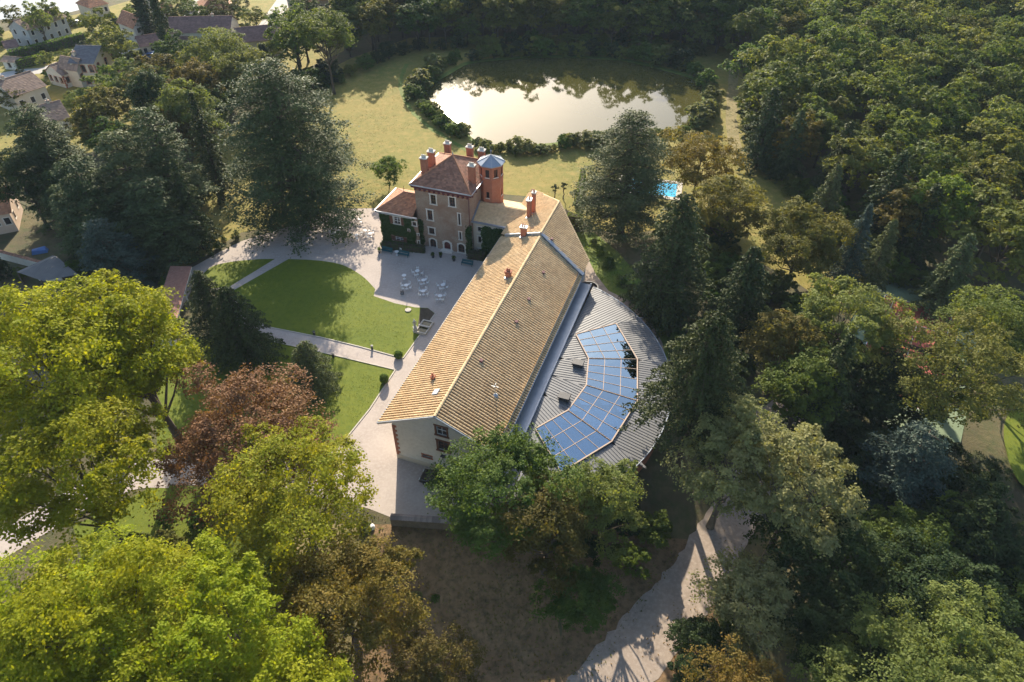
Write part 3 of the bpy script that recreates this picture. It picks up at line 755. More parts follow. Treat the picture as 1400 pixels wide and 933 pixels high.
    # things standing inside, seen through the glass
    for k, (r, a) in enumerate(((15, 20), (17, 4), (14.5, -10), (17.5, -18), (15, -32), (17.5, -40), (15.5, 34))):
        p = B(CS + r * math.cos(R(a)), CT + r * math.sin(R(a)), .06)
        tb = empty('round_table', p, 0, 'round table under a white cloth inside the glazed hall', 'table', 'white tables under the glass roof')
        MB().lathe(0, 0, [(.95, .05), (.88, .4), (.85, .74), (0, .745)], 20).build('tablecloth', 'white_paint', tb)
        MB().lathe(0, 0, [(.05, 0), (.05, .73)], 8).build('leg', 'dark_metal', tb)
glazed_hall()

def curved_rail():
    s, t = st(at(806, 391, 3.2)); root = empty('curved_screen', B(s, t), -BA, 'small curved brown screen at the back corner of the glazed hall', 'screen')
    mb, cp = MB(), MB(); A = [R(-40 + 200 * k / 16) for k in range(17)]
    for a, b in zip(A, A[1:]):
        q = lambda r, an, z: (r * math.cos(an), r * math.sin(an), z)
        mb.hexa([q(1.25, a, 0), q(1.33, a, 0), q(1.33, b, 0), q(1.25, b, 0)], [q(1.25, a, 3.0), q(1.33, a, 3.0), q(1.33, b, 3.0), q(1.25, b, 3.0)])
        cp.hexa([q(1.2, a, 3.0), q(1.38, a, 3.0), q(1.38, b, 3.0), q(1.2, b, 3.0)], [q(1.2, a, 3.08), q(1.38, a, 3.08), q(1.38, b, 3.08), q(1.2, b, 3.08)])
    mb.build('panel', 'bark_pale', root); cp.build('rail', 'dark_metal', root)
curved_rail()

# ------------------------------------------------------------------ leaves
def leaf_mesh(name, C, N, size, tint, mat, rng, aspect=.62, jit=.35):
    """kite-shaped leaves at centres C with normals N"""
    n = len(C)
    N = N / np.maximum(np.linalg.norm(N, axis=1, keepdims=True), 1e-6)
    r = rng.normal(size=(n, 3)); U = np.cross(N, r); U /= np.maximum(np.linalg.norm(U, axis=1, keepdims=True), 1e-6)
    W = np.cross(N, U); s = (size * rng.uniform(1 - jit, 1 + jit, n))[:, None]
    V = np.empty((n, 4, 3), np.float32)
    V[:, 0] = C - U * s * .5; V[:, 1] = C + W * s * aspect * .5 + N * s * .08; V[:, 2] = C + U * s * .5; V[:, 3] = C - W * s * aspect * .5 + N * s * .08
    me = bpy.data.meshes.new(name)
    me.vertices.add(n * 4); me.vertices.foreach_set('co', V.ravel())
    me.loops.add(n * 4); me.loops.foreach_set('vertex_index', np.arange(n * 4, dtype=np.int32))
    me.polygons.add(n); me.polygons.foreach_set('loop_start', np.arange(0, n * 4, 4, dtype=np.int32))
    a = me.attributes.new('tint', 'FLOAT', 'FACE'); a.data.foreach_set('value', np.clip(tint, 0, 1).astype(np.float32))
    me.materials.append(M[mat]); me.update(calc_edges=True)
    return me

def unit(rng, n):
    v = rng.normal(size=(n, 3)); return v / np.linalg.norm(v, axis=1, keepdims=True)

def leaf_box(name, mat, parent, x0, x1, y0, y1, z0, z1, dens, size, seed=0, rot=0, loc=(0, 0, 0), bulge=.06, core=True):
    """clipped foliage: leaves scattered over a boxy volume's skin around a dark woody core"""
    rng = np.random.default_rng(seed); lx, ly, lz = x1 - x0, y1 - y0, z1 - z0
    areas = np.array([lx * ly, lx * lz, lx * lz, ly * lz, ly * lz]); n = int(areas.sum() * dens)
    f = rng.choice(5, n, p=areas / areas.sum()); a, b = rng.random(n), rng.random(n); C = np.zeros((n, 3)); Nn = np.zeros((n, 3))
    for k, (cx, cy, cz, nn) in enumerate(((a, b, 1 + 0 * a, (0, 0, 1)), (a, 0 * a, b, (0, -1, 0)), (a, 0 * a + 1, b, (0, 1, 0)), (0 * a, a, b, (-1, 0, 0)), (0 * a + 1, a, b, (1, 0, 0)))):
        q = f == k; C[q] = np.stack([x0 + cx * lx, y0 + cy * ly, z0 + cz * lz], 1)[q]; Nn[q] = nn
    C += Nn * rng.normal(-.02, bulge, n)[:, None] + rng.normal(0, bulge * .5, (n, 3))
    me = leaf_mesh(name, C, Nn * .9 + unit(rng, n) * .8, size, rng.random(n), mat, rng)
    o = link(name, me, parent, loc, rot)
    if core:
        i = .1; MB().box(x0 + i, x1 - i, y0 + i, y1 - i, z0, z1 - i).build('stems', 'bark', o if parent is None else parent, loc=None if parent is None else loc)
    return o

grow()

# ------------------------------------------------------------------ the chateau
def chateau():
    s0, t0 = -43.4, 94.0; off = (s0, t0, 0)
    root = empty('chateau', B(s0, t0), -BA, 'old brown stone mansion with brick chimneys, ivy wing and octagonal brick tower', 'mansion')
    F = 88.9; WL, WR, WB = -48.2, -38.5, 99.7; ZW = 11.35; EZ = 11.75
    u, n = (1, 0, 0), (0, -1, 0)
    def op(a, b, c, d, t, o0):
        p, q = on_plane(a, b, t), on_plane(c, d, t); x0 = p[0] - o0; x1 = q[0] - o0
        return (min(x0, x1), max(x0, x1), q[1], p[1])
    O = (WL, F, 0)
    spec = [(588.3, 265.9, 596.4, 279.7, 0), (614, 269.4, 622.4, 282.9, 0), (583.9, 286.7, 592, 301.5, 0), (626.2, 291.9, 629.8, 307.9, 0),
            (586.3, 311, 594.4, 320.8, 0), (627.8, 317, 631.2, 328, 0), (587.6, 326, 597, 340, 1), (607, 330, 616.9, 348.2, 2), (626.4, 333, 635.6, 346, 1)]
    ops = [op(*s[:4], F, WL) for s in spec]; ops[7] = (ops[7][0], ops[7][1], .25, ops[7][3])
    mb = MB(); facade(mb, O, u, n, WR - WL, 0, ZW, ops)
    mb.face([(WR, F, 0), (WR, WB, 0), (WR, WB, ZW), (WR, F, ZW)]); mb.face([(WL, WB, 0), (WL, F, 0), (WL, F, ZW), (WL, WB, ZW)]); mb.face([(WR, WB, 0), (WL, WB, 0), (WL, WB, ZW), (WR, WB, ZW)])
    mb.build('wall', 'rubble_wall', root, off)
    for s, o in zip(spec, ops):
        if s[4] == 2: window(root, off, O, u, n, *o, 'white_stone', .26, True, pane='maroon_paint', bars=(1, 2), barmat='wood_shutter', sill=False, name='door')
        else: window(root, off, O, u, n, *o, 'white_stone', .2 if o[1] - o[0] > .6 else .15, s[4] == 1, bars=(1, 2) if o[1] - o[0] > .6 else None, barmat='wood_shutter')
    st_ = MB(); c = (ops[7][0] + ops[7][1]) / 2 + WL; st_.box(c - 1.1, c + 1.1, F - .9, F, 0, .13); st_.box(c - .9, c + .9, F - .5, F, .13, .25); st_.build('doorstep', 'white_stone', root, off)
    # cornice with brackets
    cn = MB(); w = .42
    for a, b, c_, d in ((WL - w, WR + w, F - w, F), (WL - w, WR + w, WB, WB + w), (WL - w, WL, F, WB), (WR, WR + w, F, WB)): cn.box(a, b, c_, d, ZW - .12, ZW + .2)
    co = cn.build('cornice', 'maroon_paint', root, off)
    for k in range(12): x = WL + .25 + k * (WR - WL - .5) / 11; MB().box(x - .13, x + .13, F - .36, F, ZW - .55, ZW - .12).build('bracket', 'maroon_paint', co, off)
    for k in range(5): y = F + .6 + k * 1.6; MB().box(WR, WR + .36, y - .13, y + .13, ZW - .55, ZW - .12).build('bracket', 'maroon_paint', co, off)
    bd = MB(); bd.box(WL - .04, WR + .04, F - .045, F, ZW - .7, ZW - .5); bd.build('frieze', 'brick', root, off)
    dp = MB(); dp.lathe(WR - .15, F - .09, [(.055, 0), (.055, ZW - .2)], 8); dp.build('downpipe', 'maroon_paint', root, off)
    # pyramid roof
    e = .55; c0, c1, c2, c3 = (WL - e, F - e, EZ), (WR + e, F - e, EZ), (WR + e, WB + e, EZ), (WL - e, WB + e, EZ); ap = (-43.35, 94.1, 15.1)
    mb = MB()
    for k, (a, b) in enumerate(((c0, c1), (c1, c2), (c2, c3), (c3, c0))): course_roof(mb, a, b, ap, ap, .34, .38, .06, k)
    ro = mb.build('roof', 'roof_tile_brown', root, off)
    for k, c_ in enumerate((c0, c1, c2, c3)):
        MB().tube([Vector(c_) + Vector((0, 0, .03)), Vector(ap) + Vector((0, 0, .06))], [.13, .13], 6).build('hip_tiles', 'roof_tile_orange', ro, off)
    gt = MB()
    for a, b in ((c0, c1), (c1, c2), (c2, c3), (c3, c0)): gt.bar(a, b, .2, .16)
    gt.build('gutter', 'zinc_pale', ro, off)
    MB().lathe(ap[0], ap[1], [(.18, 15.0), (.10, 15.4), (0, 15.9)], 8).build('finial', 'zinc', ro, off)
    rz = lambda s, t: EZ + (ap[2] - EZ) * max(0, min(1 - abs(s - ap[0]) / 5.4, 1 - abs(t - ap[1]) / 5.9))
    for (ub, vb, h) in ((581.2, 236.6, 2.9), (591, 227.6, 2.9), (615, 212, 2.7), (646.5, 215.3, 2.7), (645.6, 248, 3.0), (659, 222, 2.4)):
        z = 12.5
        for _ in range(30): s, t = st(at(ub, vb, z)); z += .5 * (rz(s, t) - z)
        chimney(root, off, s, min(t, WB - .2), z - 1.0, z + h, 1.02, .78, 3, 'white_render')
    # ivy-clad west wing
    AF, AB, AL, AZ = 87.5, 94.6, -54.6, 6.2
    O2 = (AL, AF, 0); wa = op(537.8, 295.9, 547.6, 307, AF, AL); wb = op(540.4, 322.7, 552.2, 330.6, AF, AL); wr = op(563.8, 303, 569.4, 309.2, AF, AL)
    small = [op(558, 313.4, 560.4, 316.4, AF, AL), op(570.6, 319.4, 573, 322.8, AF, AL), op(571, 329, 573.8, 334, AF, AL)]
    mb = MB(); facade(mb, O2, u, n, WL - AL, 0, AZ, [wa, wb, wr, *small]); mb.face([(AL, AB, 0), (AL, AF, 0), (AL, AF, AZ), (AL, AB, AZ)]); mb.face([(WL, AB, 0), (AL, AB, 0), (AL, AB, AZ), (WL, AB, AZ)])
    mb.build('wing_wall', 'rubble_wall', root, off)
    for k, w_ in enumerate((wa, wb, wr, *small)):
        ww = window(root, off, O2, u, n, *w_, 'white_stone' if k != 1 else 'wood_shutter', .16 if k < 3 else .1, bars=(1, 2) if k < 2 else None, sill=k < 3)
    for k, w_ in enumerate((wa, wb)):
        hw = (w_[1] - w_[0]) / 2
        for x in (w_[0] - hw - .18, w_[1] + .18): MB().box(AL + x, AL + x + hw, AF - .1, AF - .04, w_[2], w_[3]).build('shutter', 'wood_shutter', root, off)
    e = .5; EZ2 = 6.45; a0, a1, a2, a3 = (AL - e, AF - e, EZ2), (WL + .12, AF - e, EZ2), (WL + .12, AB + e, EZ2), (AL - e, AB + e, EZ2)
    r0, r1 = (-51.4, 91.05, 8.55), (WL + .12, 91.05, 8.55)
    mb = MB(); course_roof(mb, a0, a1, r1, r0, .4, .35, .07, 11); course_roof(mb, a2, a3, r0, r1, .4, .35, .07, 12); course_roof(mb, a3, a0, r0, r0, .4, .35, .07, 13)
    r2 = mb.build('wing_roof', 'roof_tile_orange', root, off)
    for c_ in (a0, a3): MB().tube([Vector(c_), Vector(r0)], [.1, .1], 6).build('hip_tiles', 'roof_tile_brown', r2, off)
    MB().tube([r0, r1], [.1, .1], 6).build('ridge_tiles', 'roof_tile_brown', r2, off)
    MB().lathe(r0[0], r0[1], [(.06, 8.5), (.04, 9.6), (0, 9.7)], 6).build('finial', 'dark_metal', r2, off)
    gt = MB(); gt.bar(a0, (WL + .9, AF - e, EZ2), .22, .18); gt.bar(a3, a0, .22, .18); gt.bar((AL - .3, AF - .3, AZ + .02), (WL, AF - .3, AZ + .02), .4, .16); gt.build('gutter', 'zinc_pale', r2, off)
    gt = MB(); gt.bar((AL - .42, AF - .46, AZ + .1), (WL + .6, AF - .46, AZ + .1), .05, .2); gt.build('fascia', 'maroon_paint', r2, off)
    # link wing to the long hall
    LF, LZ, LR = 89.9, 6.4, -29.5
    O3 = (WR, LF, 0); lw = [op(653, 310, 657.8, 317, LF, WR), op(653.6, 322.9, 658.4, 332.6, LF, WR), op(654.8, 340, 659.6, 349, LF, WR)]
    mb = MB(); facade(mb, O3, u, n, LR - WR, 0, LZ, lw); mb.face([(LR, 97.2, 0), (WR, 97.2, 0), (WR, 97.2, LZ), (LR, 97.2, LZ)]); mb.build('link_wall', 'cream_render', root, off)
    for w_ in lw: window(root, off, O3, u, n, *w_, 'white_stone', .16, bars=None)
    k0, k1, k2, k3 = (WR, LF - .5, 6.45), (-31.2, LF - .5, 6.45), (-28.3, 92.9, 8.15), (WR, 92.9, 8.15)
    mb = MB(); course_roof(mb, k0, k1, k2, k3, .3, .3, .05, 21); course_roof(mb, (-25.5, 97.5, 6.45), (WR, 97.5, 6.45), k3, k2, .3, .3, .05, 22)
    lr = mb.build('link_roof', 'roof_tile', root, off)
    gt = MB(); gt.bar((WR - .5, LF - .62, 6.42), (-31.0, LF - .62, 6.42), .34, .22); gt.bar((-31.2, LF - .6, 6.5), (-28.1, 92.9, 8.3), .4, .14); gt.build('gutter', 'zinc', lr, off)
    gt = MB(); gt.bar((WR + .12, LF - .5, 6.62), (WR + .12, 92.9, 8.32), .3, .1); gt.bar((-31.9, LF - .9, 6.35), (-32.2, 88.2, 6.2), .9, .12); gt.build('flashing', 'zinc', lr, off)
    # octagonal brick stair tower
    ts, tt, tr, tz = -37.05, 95.0, 1.95, 14.55
    ring = [(ts + tr * math.cos(R(22.5 + 45 * k)), tt + tr * math.sin(R(22.5 + 45 * k))) for k in range(8)]
    tw = MB(); holes = {}
    for k in range(8):
        p, q = Vector((*ring[k], 0)), Vector((*ring[(k + 1) % 8], 0)); uu = (q - p).normalized(); nn = Vector((uu.y, -uu.x, 0)); L = (q - p).length
        hs = [(L / 2 - .33, L / 2 + .33, 12.6, 13.95)] + ([(L / 2 - .27, L / 2 + .27, 8.9, 10.0)] if k in (5, 7) else [])
        facade(tw, p, uu, nn, L, 0, tz, hs, .2); holes[k] = (p, uu, nn, hs)
    to = tw.build('tower', 'brick', root, off)
    for k, (p, uu, nn, hs) in holes.items():
        for h in hs:
            mb = MB(); PP = lambda x, z, d=0.0: p + uu * x + Vector((0, 0, z)) + nn * d
            mb.hexa([PP(h[0], h[2], -.17), PP(h[1], h[2], -.17), PP(h[1], h[3], -.17), PP(h[0], h[3], -.17)], [PP(h[0], h[2], -.15), PP(h[1], h[2], -.15), PP(h[1], h[3], -.15), PP(h[0], h[3], -.15)])
            mb.build('tower_window', 'window_glass', to, off)
            sl_ = MB(); sl_.hexa([PP(h[0] - .1, h[2] - .12, -.1), PP(h[1] + .1, h[2] - .12, -.1), PP(h[1] + .1, h[2], -.1), PP(h[0] - .1, h[2], -.1)], [PP(h[0] - .1, h[2] - .12, .07), PP(h[1] + .1, h[2] - .12, .07), PP(h[1] + .1, h[2], .07), PP(h[0] - .1, h[2], .07)])
            sl_.build('window_sill', 'white_stone', to, off)
    tb = MB(); tb.lathe(ts, tt, [(tr + .02, 12.1), (tr + .09, 12.15), (tr + .09, 12.3), (tr + .02, 12.35)], 8, rot=R(22.5)); tb.lathe(ts, tt, [(tr, 14.25), (tr + .14, 14.4), (tr + .14, 14.55)], 8, rot=R(22.5)); tb.build('string_course', 'brick', to, off)
    tro = MB(); tro.lathe(ts, tt, [(tr, 14.5), (tr + .36, 14.5), (tr + .36, 14.62), (.1, 15.75), (0, 15.8)], 8, rot=R(22.5)); tro_ = tro.build('tower_roof', 'zinc', to, off)
    rb = MB()
    for k in range(8): a = R(22.5 + 45 * k); rb.bar((ts + (tr + .36) * math.cos(a), tt + (tr + .36) * math.sin(a), 14.65), (ts, tt, 15.8), .1, .08)
    rb.build('roof_ribs', 'zinc_pale', to, off)
    MB().lathe(ts, tt, [(.1, 15.7), (.05, 16.3), (.14, 16.45), (.04, 16.6), (0, 17.1)], 8).build('finial', 'zinc', to, off)
    # ivy
    rng = np.random.default_rng(4)
    def ivy(name, xa, xb, za, zb, tf, keep, nrm=(0, -1, 0), n_=2600, sz=.3, bul=.07):
        x = rng.uniform(xa, xb, n_); z = za + (zb - za) * rng.random(n_) ** .85
        q = np.ones(n_, bool)
        for (a, b, c, d) in keep: q &= ~((x > a - .12) & (x < b + .12) & (z > c - .12) & (z < d + .12))
        edge = np.minimum(np.minimum(x - xa, xb - x), zb - z) + .35 * np.sin(x * 3.1) * np.cos(z * 2.3) + .1
        q &= rng.random(n_) < np.clip(edge / .35, .05, 1); x, z = x[q], z[q]; m = len(x)
        C = np.stack([x - s0, tf - np.abs(rng.normal(.07, bul, m)) - t0, z], 1); N = np.tile(nrm, (m, 1)) + unit(rng, m) * .8 + np.array([0, 0, .5])
        link(name, leaf_mesh(name, C, N, sz, rng.random(m), 'leaf_ivy', rng), root)
    kw = [(AL + a - (.65 if i < 2 else .12), AL + b + (.65 if i < 2 else .12), c - .1, d + .15) for i, (a, b, c, d) in enumerate((wa, wb, wr, *small))]
    ivy('ivy', AL, WL + .15, .2, 5.95, AF, kw, n_=9000)
    ivy('ivy', WL, WL + 1.0, .2, 5.2, F, [(WL + o[0] - .3, WL + o[1] + .3, o[2] - .2, o[3] + .3) for o in ops], n_=900)
    ivy('ivy', -39.4, -38.35, .2, 5.8, F, [], n_=1900, bul=.16)
    ivy('ivy', -37.0, -33.0, .2, 5.6, LF, [], n_=5200, bul=.22)
    return root
chateau()

# ------------------------------------------------------------------ outbuildings and walls
def pavilion():
    P = [at(u_, v_, 2.9) for u_, v_ in ((214.5, 437.5), (238.5, 428.5), (253.5, 380.5), (228, 391))]
    c = sum(P, Vector()) / 4; d = ((P[3] + P[2]) - (P[0] + P[1])); a = math.atan2(d.x, d.y); L = d.length / 2
    root = empty('garden_pavilion', (c.x, c.y, 0), -a, 'small garden shelter with flat pinkish tiled roof beside the drive', 'shelter')
    w = 1.55
    mb = MB(); mb.box(-w + .3, -w + .5, -L + .3, L - .3, 0, 2.6); mb.box(-w + .5, w - .5, L - .5, L - .3, 0, 2.6); mb.box(-w + .5, w - .4, -L + .3, -L + .5, 0, 2.5); mb.build('wall', 'white_render', root)
    for k in range(4): MB().box(w - .45, w - .28, -L + .5 + k * (2 * L - 1.2) / 3, -L + .67 + k * (2 * L - 1.2) / 3, 0, 2.55).build('post', 'white_paint', root)
    mb = MB(); course_roof(mb, (w, -L, 2.62), (w, L, 2.62), (-w, L, 3.1), (-w, -L, 3.1), .32, .4, .04, 5)
    ro = mb.build('roof', 'pavilion_roof', root)
    mb = MB(); mb.hexa([(-w, -L, 2.92), (w, -L, 2.46), (w, L, 2.46), (-w, L, 2.92)], [(-w, -L, 3.08), (w, -L, 2.61), (w, L, 2.61), (-w, L, 3.08)]); mb.build('roof_deck', 'white_paint', ro)
    mb = MB(); mb.box(-.6, 1.1, -L + .9, -L + 1.9, 0, .75); mb.build('counter', 'white_stone', root)
pavilion()

def coped_wall(p0, p1, h, th, base, wallmat, label, drop=0.0, copmat='wall_coping', tile=.32):
    d = p1 - p0; L = d.length; a = math.atan2(d.x, d.y)
    root = empty('garden_wall', p0, -a, label, 'wall')
    mb = MB(); mb.box(-th / 2, th / 2, 0, L, base, h); mb.build('wall', wallmat, root)
    n = int(L / tile); rnd = random.Random(int(L * 10))
    me = []
    for v in range(3):
        m = MB(); pts = [(-th / 2 - .16, -.02), (-th * .22, .10), (0, .19), (th * .22, .10), (th / 2 + .16, -.02)]
        m.hexa([(x, 0, z) for x, z in pts], [(x * .93, tile * 1.06, z + .015) for x, z in pts], (.15, .5, .9)[v]); me.append(m.mesh('coping_tile', copmat))
    for k in range(n):
        o = link('coping_tile', me[rnd.randrange(3)], root, (0, k * L / n, h + rnd.uniform(0, .015))); o.scale.y = L / n / tile
    return root
coped_wall(gat(536, 717), gat(640, 724), 1.5, .55, -1.6, 'dark_rubble', 'thick stone wall with weathered tile coping below the yard')
coped_wall(at(-26, 337, 1.6), at(66, 361, 1.6), .0, .4, -1.6, 'white_render', 'long white garden wall with reddish tile coping near the dark conifers', copmat='roof_tile_brown')

def house(p1, p2, depth, wh, rise, wall, roof, label, ridge='along', front=(3, 2), left=None, right=None, over=.35, hip=0.0, chim=(), arch=False, quoins=False, wsize=(.9, 1.3), name='village_house', surround='white_stone', tile=.5, cat='house', group=None):
    """p1-p2: foot of the front wall, left to right; the house reaches back from it"""
    a, b = Vector(p1), Vector(p2); d = b - a; L = d.length; yaw = math.atan2(d.y, d.x)
    c = (a + b) / 2; root = empty(name, (c.x, c.y, 0), yaw, label, cat, group)
    x0, x1 = -L / 2, L / 2
    def grid(w, spec):
        if not spec: return []
        nx_, nz = spec; o = []
        for j in range(nz):
            for i in range(nx_):
                x = w * (i + .5) / nx_; z = (wh / nz) * j + (wh / nz - wsize[1]) * .55
                o.append((x - wsize[0] / 2, x + wsize[0] / 2, z, z + wsize[1]))
        return o
    sides = (((x0, 0, 0), (1, 0, 0), (0, -1, 0), L, front), ((x1, 0, 0), (0, 1, 0), (1, 0, 0), depth, right), ((x1, depth, 0), (-1, 0, 0), (0, 1, 0), L, None), ((x0, depth, 0), (0, -1, 0), (-1, 0, 0), depth, left))
    mb = MB(); wins = []
    for O, u_, n_, w, sp in sides:
        ops = grid(w, sp); facade(mb, O, u_, n_, w, 0, wh, ops, .2); wins += [(O, u_, n_, o) for o in ops]
    zr = wh + rise
    if hip == 0:
        if ridge == 'along': mb.face([(x0, 0, wh), (x0, depth, wh), (x0, depth / 2, zr - .05)]); mb.face([(x1, depth, wh), (x1, 0, wh), (x1, depth / 2, zr - .05)])
        else: mb.face([(x0, 0, wh), (x1, 0, wh), (0, 0, zr - .05)]); mb.face([(x1, depth, wh), (x0, depth, wh), (0, depth, zr - .05)])
    mb.build('wall', wall, root)
    for O, u_, n_, o in wins: window(root, (0, 0, 0), O, u_, n_, *o, surround, .12, arch, bars=None, depth=.14)
    rf = MB(); q = over; k = rise / (depth / 2 if ridge == 'along' else L / 2); ez = wh - q * k
    if ridge == 'along':
        A, Bp, Cc, D = (x0 - q, -q, ez), (x1 + q, -q, ez), (x1 + q, depth + q, ez), (x0 - q, depth + q, ez)
        r0, r1 = (x0 - q + hip, depth / 2, zr), (x1 + q - hip, depth / 2, zr)
        course_roof(rf, A, Bp, r1, r0, .42, tile, .05, 1, .03); course_roof(rf, Cc, D, r0, r1, .42, tile, .05, 2, .03)
        if hip: course_roof(rf, D, A, r0, r0, .42, tile, .05, 3, .03); course_roof(rf, Bp, Cc, r1, r1, .42, tile, .05, 4, .03)
    else:
        A, Bp, Cc, D = (x0 - q, -q, ez), (x1 + q, -q, ez), (x1 + q, depth + q, ez), (x0 - q, depth + q, ez)
        r0, r1 = (0, -q, zr), (0, depth + q, zr)
        course_roof(rf, D, A, r0, r1, .42, tile, .05, 1, .03); course_roof(rf, Bp, Cc, r1, r0, .42, tile, .05, 2, .03)
    ro = rf.build('roof', roof, root)
    MB().tube([Vector(r0) + Vector((0, 0, .05)), Vector(r1) + Vector((0, 0, .05))], [.12, .12], 6).build('ridge_tiles', roof, ro)
    for (fx, fy, h) in chim:
        x, y = x0 + L * fx, depth * fy; zc = zr - (abs(y - depth / 2) * k if ridge == 'along' else abs(x) * k)
        chimney(root, (0, 0, 0), x, y, zc - .5, zc + h, .6, .5, 1, 'roof_tile_grey', 'cream_render')
    if quoins:
        for cx in (x0, x1):
            for j in range(int(wh / .5)):
                w_ = .5 if j % 2 else .3; xa = cx - .03 if cx < 0 else cx - w_ + .03
                MB().box(xa, xa + w_, -.035, .2, j * .5, j * .5 + .45).build('quoin_brick', 'brick', root)
    return root

V = lambda u_, v_: at(u_, v_, 0)
house(V(48, 66), V(99, 47), 7, 5.0, 2.0, 'grey_render', 'roof_tile_grey', 'long grey two storey house with brown tiled roof by the river', front=(5, 2), left=(2, 2), chim=((.25, .4, 1.0),))
house(V(140, 119), V(168, 98), 6.0, 5.9, 2.3, 'cream_render', 'slate', 'tall cream schoolhouse with slate roof and arched brick windows', 'across', front=(3, 2), left=(3, 2), arch=True, surround='brick', wsize=(1.0, 1.7), quoins=True, chim=((.2, .9, 1.2),))
house(V(115, 121), V(131, 114), 6, 4.6, 2.0, 'cream_render', 'roof_tile_grey', 'low cream gabled schoolhouse wing with brick edged windows', 'across', front=(2, 1), arch=True, surround='brick', wsize=(.9, 1.8))
house(V(92, 121), V(113, 113), 6, 3.4, 1.8, 'white_render', 'roof_tile_grey', 'white schoolhouse annex with brick quoins and brown roof', 'along', front=(2, 1), left=(3, 1), surround='brick', quoins=True, chim=((.85, .3, 1.2),))
house(V(30, 158), V(73, 143), 9.5, 4.6, 2.3, 'cream_render', 'roof_tile_grey', 'beige house with flat brown roof and shutters below the schoolhouse', 'along', front=(3, 1), right=(1, 2), chim=((.2, .5, .9),))
house(V(58, 196), V(104, 184), 9, 4.0, 2.2, 'cream_render', 'roof_tile_grey', 'house with broad beige tiled roof half hidden by conifers', 'along', front=(3, 1), chim=((.7, .5, .8),))
house(V(128, 26), V(152, 20), 8, 3.4, 2.2, 'cream_render', 'roof_tile_orange', 'low reddish roofed house on the river bank', 'along', front=(3, 1), hip=2.5)
house(V(190, 60), V(212, 54), 9, 4.4, 2.4, 'white_render', 'roof_tile_orange', 'white gabled house with red tiled roof beside the lane', 'across', front=(2, 2), left=(2, 1))
house(V(204, 33), V(226, 29), 9, 5.6, 2.4, 'cream_render', 'roof_tile_grey', 'two storey cream house behind dark pointed conifers', 'across', front=(2, 2), left=(2, 2), chim=((.7, .5, 1),))
house(V(228, 30), V(241, 28), 6, 3.2, 1.6, 'cream_render', 'roof_tile_orange', 'small lean cream annex with pinkish roof next to the white parked car', 'along', front=(2, 1))
house(V(279, 31), V(322, 26), 11, 3.4, 3.0, 'white_render', 'roof_tile_orange', 'bungalow with bright orange hipped tile roof', 'along', front=(4, 1), hip=5.0, chim=((.6, .6, .9),), right=(2, 1))
house(V(236, 66), V(319, 64), 10, 4.2, 2.6, 'white_render', 'roof_tile_mauve', 'long farmhouse with mauve tiled roof and white gable wall', 'along', front=(6, 1), right=(1, 2), chim=((.7, .5, .8),))
house(V(197, 78), V(226, 73), 7, 2.8, 1.6, 'cream_render', 'roof_tile_mauve', 'small mauve roofed garage house by the pointed cypress', 'along', front=(3, 1))
house(V(230, 68), V(272, 66), 5, 2.7, 1.3, 'cream_render', 'roof_tile_mauve', 'narrow mauve roofed lean-to in front of the long farmhouse', 'along', front=(4, 1))
house(V(333, 82), V(388, 76), 10, 4.6, 2.2, 'cream_render', 'roof_tile_mauve', 'barn with wide mauve roof at the foot of the white road', 'along', front=(3, 1), left=(2, 1))
house(V(398, 27), V(420, 25), 9, 6.0, 2.4, 'cream_render', 'roof_tile_mauve', 'two storey beige corner house beside the white road', 'along', front=(3, 2), left=(2, 2), chim=((.5, .5, 1),))
house(V(421, 24), V(452, 20), 9, 4.6, 2.0, 'pink_render', 'roof_tile_orange', 'pinkish low house adjoining the beige corner house', 'along', front=(4, 1))
house(V(14, 78), V(30, 75), 5, 2.4, 1.0, 'cream_render', 'roof_tile_mauve', 'little mauve roofed shed beside the long grey house', 'along', front=(1, 1))
house(V(8, 95), V(24, 96), 3.2, 2.2, .6, 'white_render', 'roof_tile_grey', 'small pale garden shed behind the clipped hedge', 'along', front=(1, 1), cat='shed')
house(V(-48, 330), V(26, 316), 8, 4.2, 2.4, 'pink_render', 'roof_tile_orange', 'pinkish house with brown tiled roof beside the dark cedars', 'along', front=(5, 1), right=(2, 1), over=.6)

def shed():
    P = [at(u_, v_, 2.6) for u_, v_ in ((27, 374), (77, 351), (98, 366), (42, 377))]
    c = sum(P, Vector()) / 4; root = empty('open_shed', (c.x, c.y, 0), 0, 'low shed with grey corrugated sheet roof by the white wall', 'shed')
    q = [p - Vector((c.x, c.y, 0)) for p in P]
    a, b, c_, d = q[0], q[1], q[2], q[3]
    # two slopes with corrugations across the ridge a-b
    def slope(nm, e0, e1, zlo):
        mb = MB(); n = 46
        for k in range(n):
            f0, f1 = k / n, (k + 1) / n; h = .05 if k % 2 else 0; g = 0 if k % 2 else .05
            t0, t1 = a.lerp(b, f0), a.lerp(b, f1); l0, l1 = e0.lerp(e1, f0), e0.lerp(e1, f1)
            mb.face([(t0.x, t0.y, 2.7 + h), (t1.x, t1.y, 2.7 + g), (l1.x, l1.y, zlo + g), (l0.x, l0.y, zlo + h)])
        mb.build(nm, 'shed_roof', root)
    nrm = Vector((-(b - a).y, (b - a).x, 0)).normalized()
    slope('roof', d + (d - a) * 1.0, c_ + (c_ - b) * .3, 1.9); slope('roof', a + nrm * 1.5, b + nrm * 1.5, 2.2)
    w = MB()
    for p in (d + (d - a) * .8, c_, a + nrm * 1.2, b + nrm * 1.2): w.box(p.x - .1, p.x + .1, p.y - .1, p.y + .1, 0, 2.0)
    w.build('post', 'bark', root)
    MB().box(-2.2, 1.6, .2, .4, 0, 2.2).build('wall', 'white_render', root)
shed()
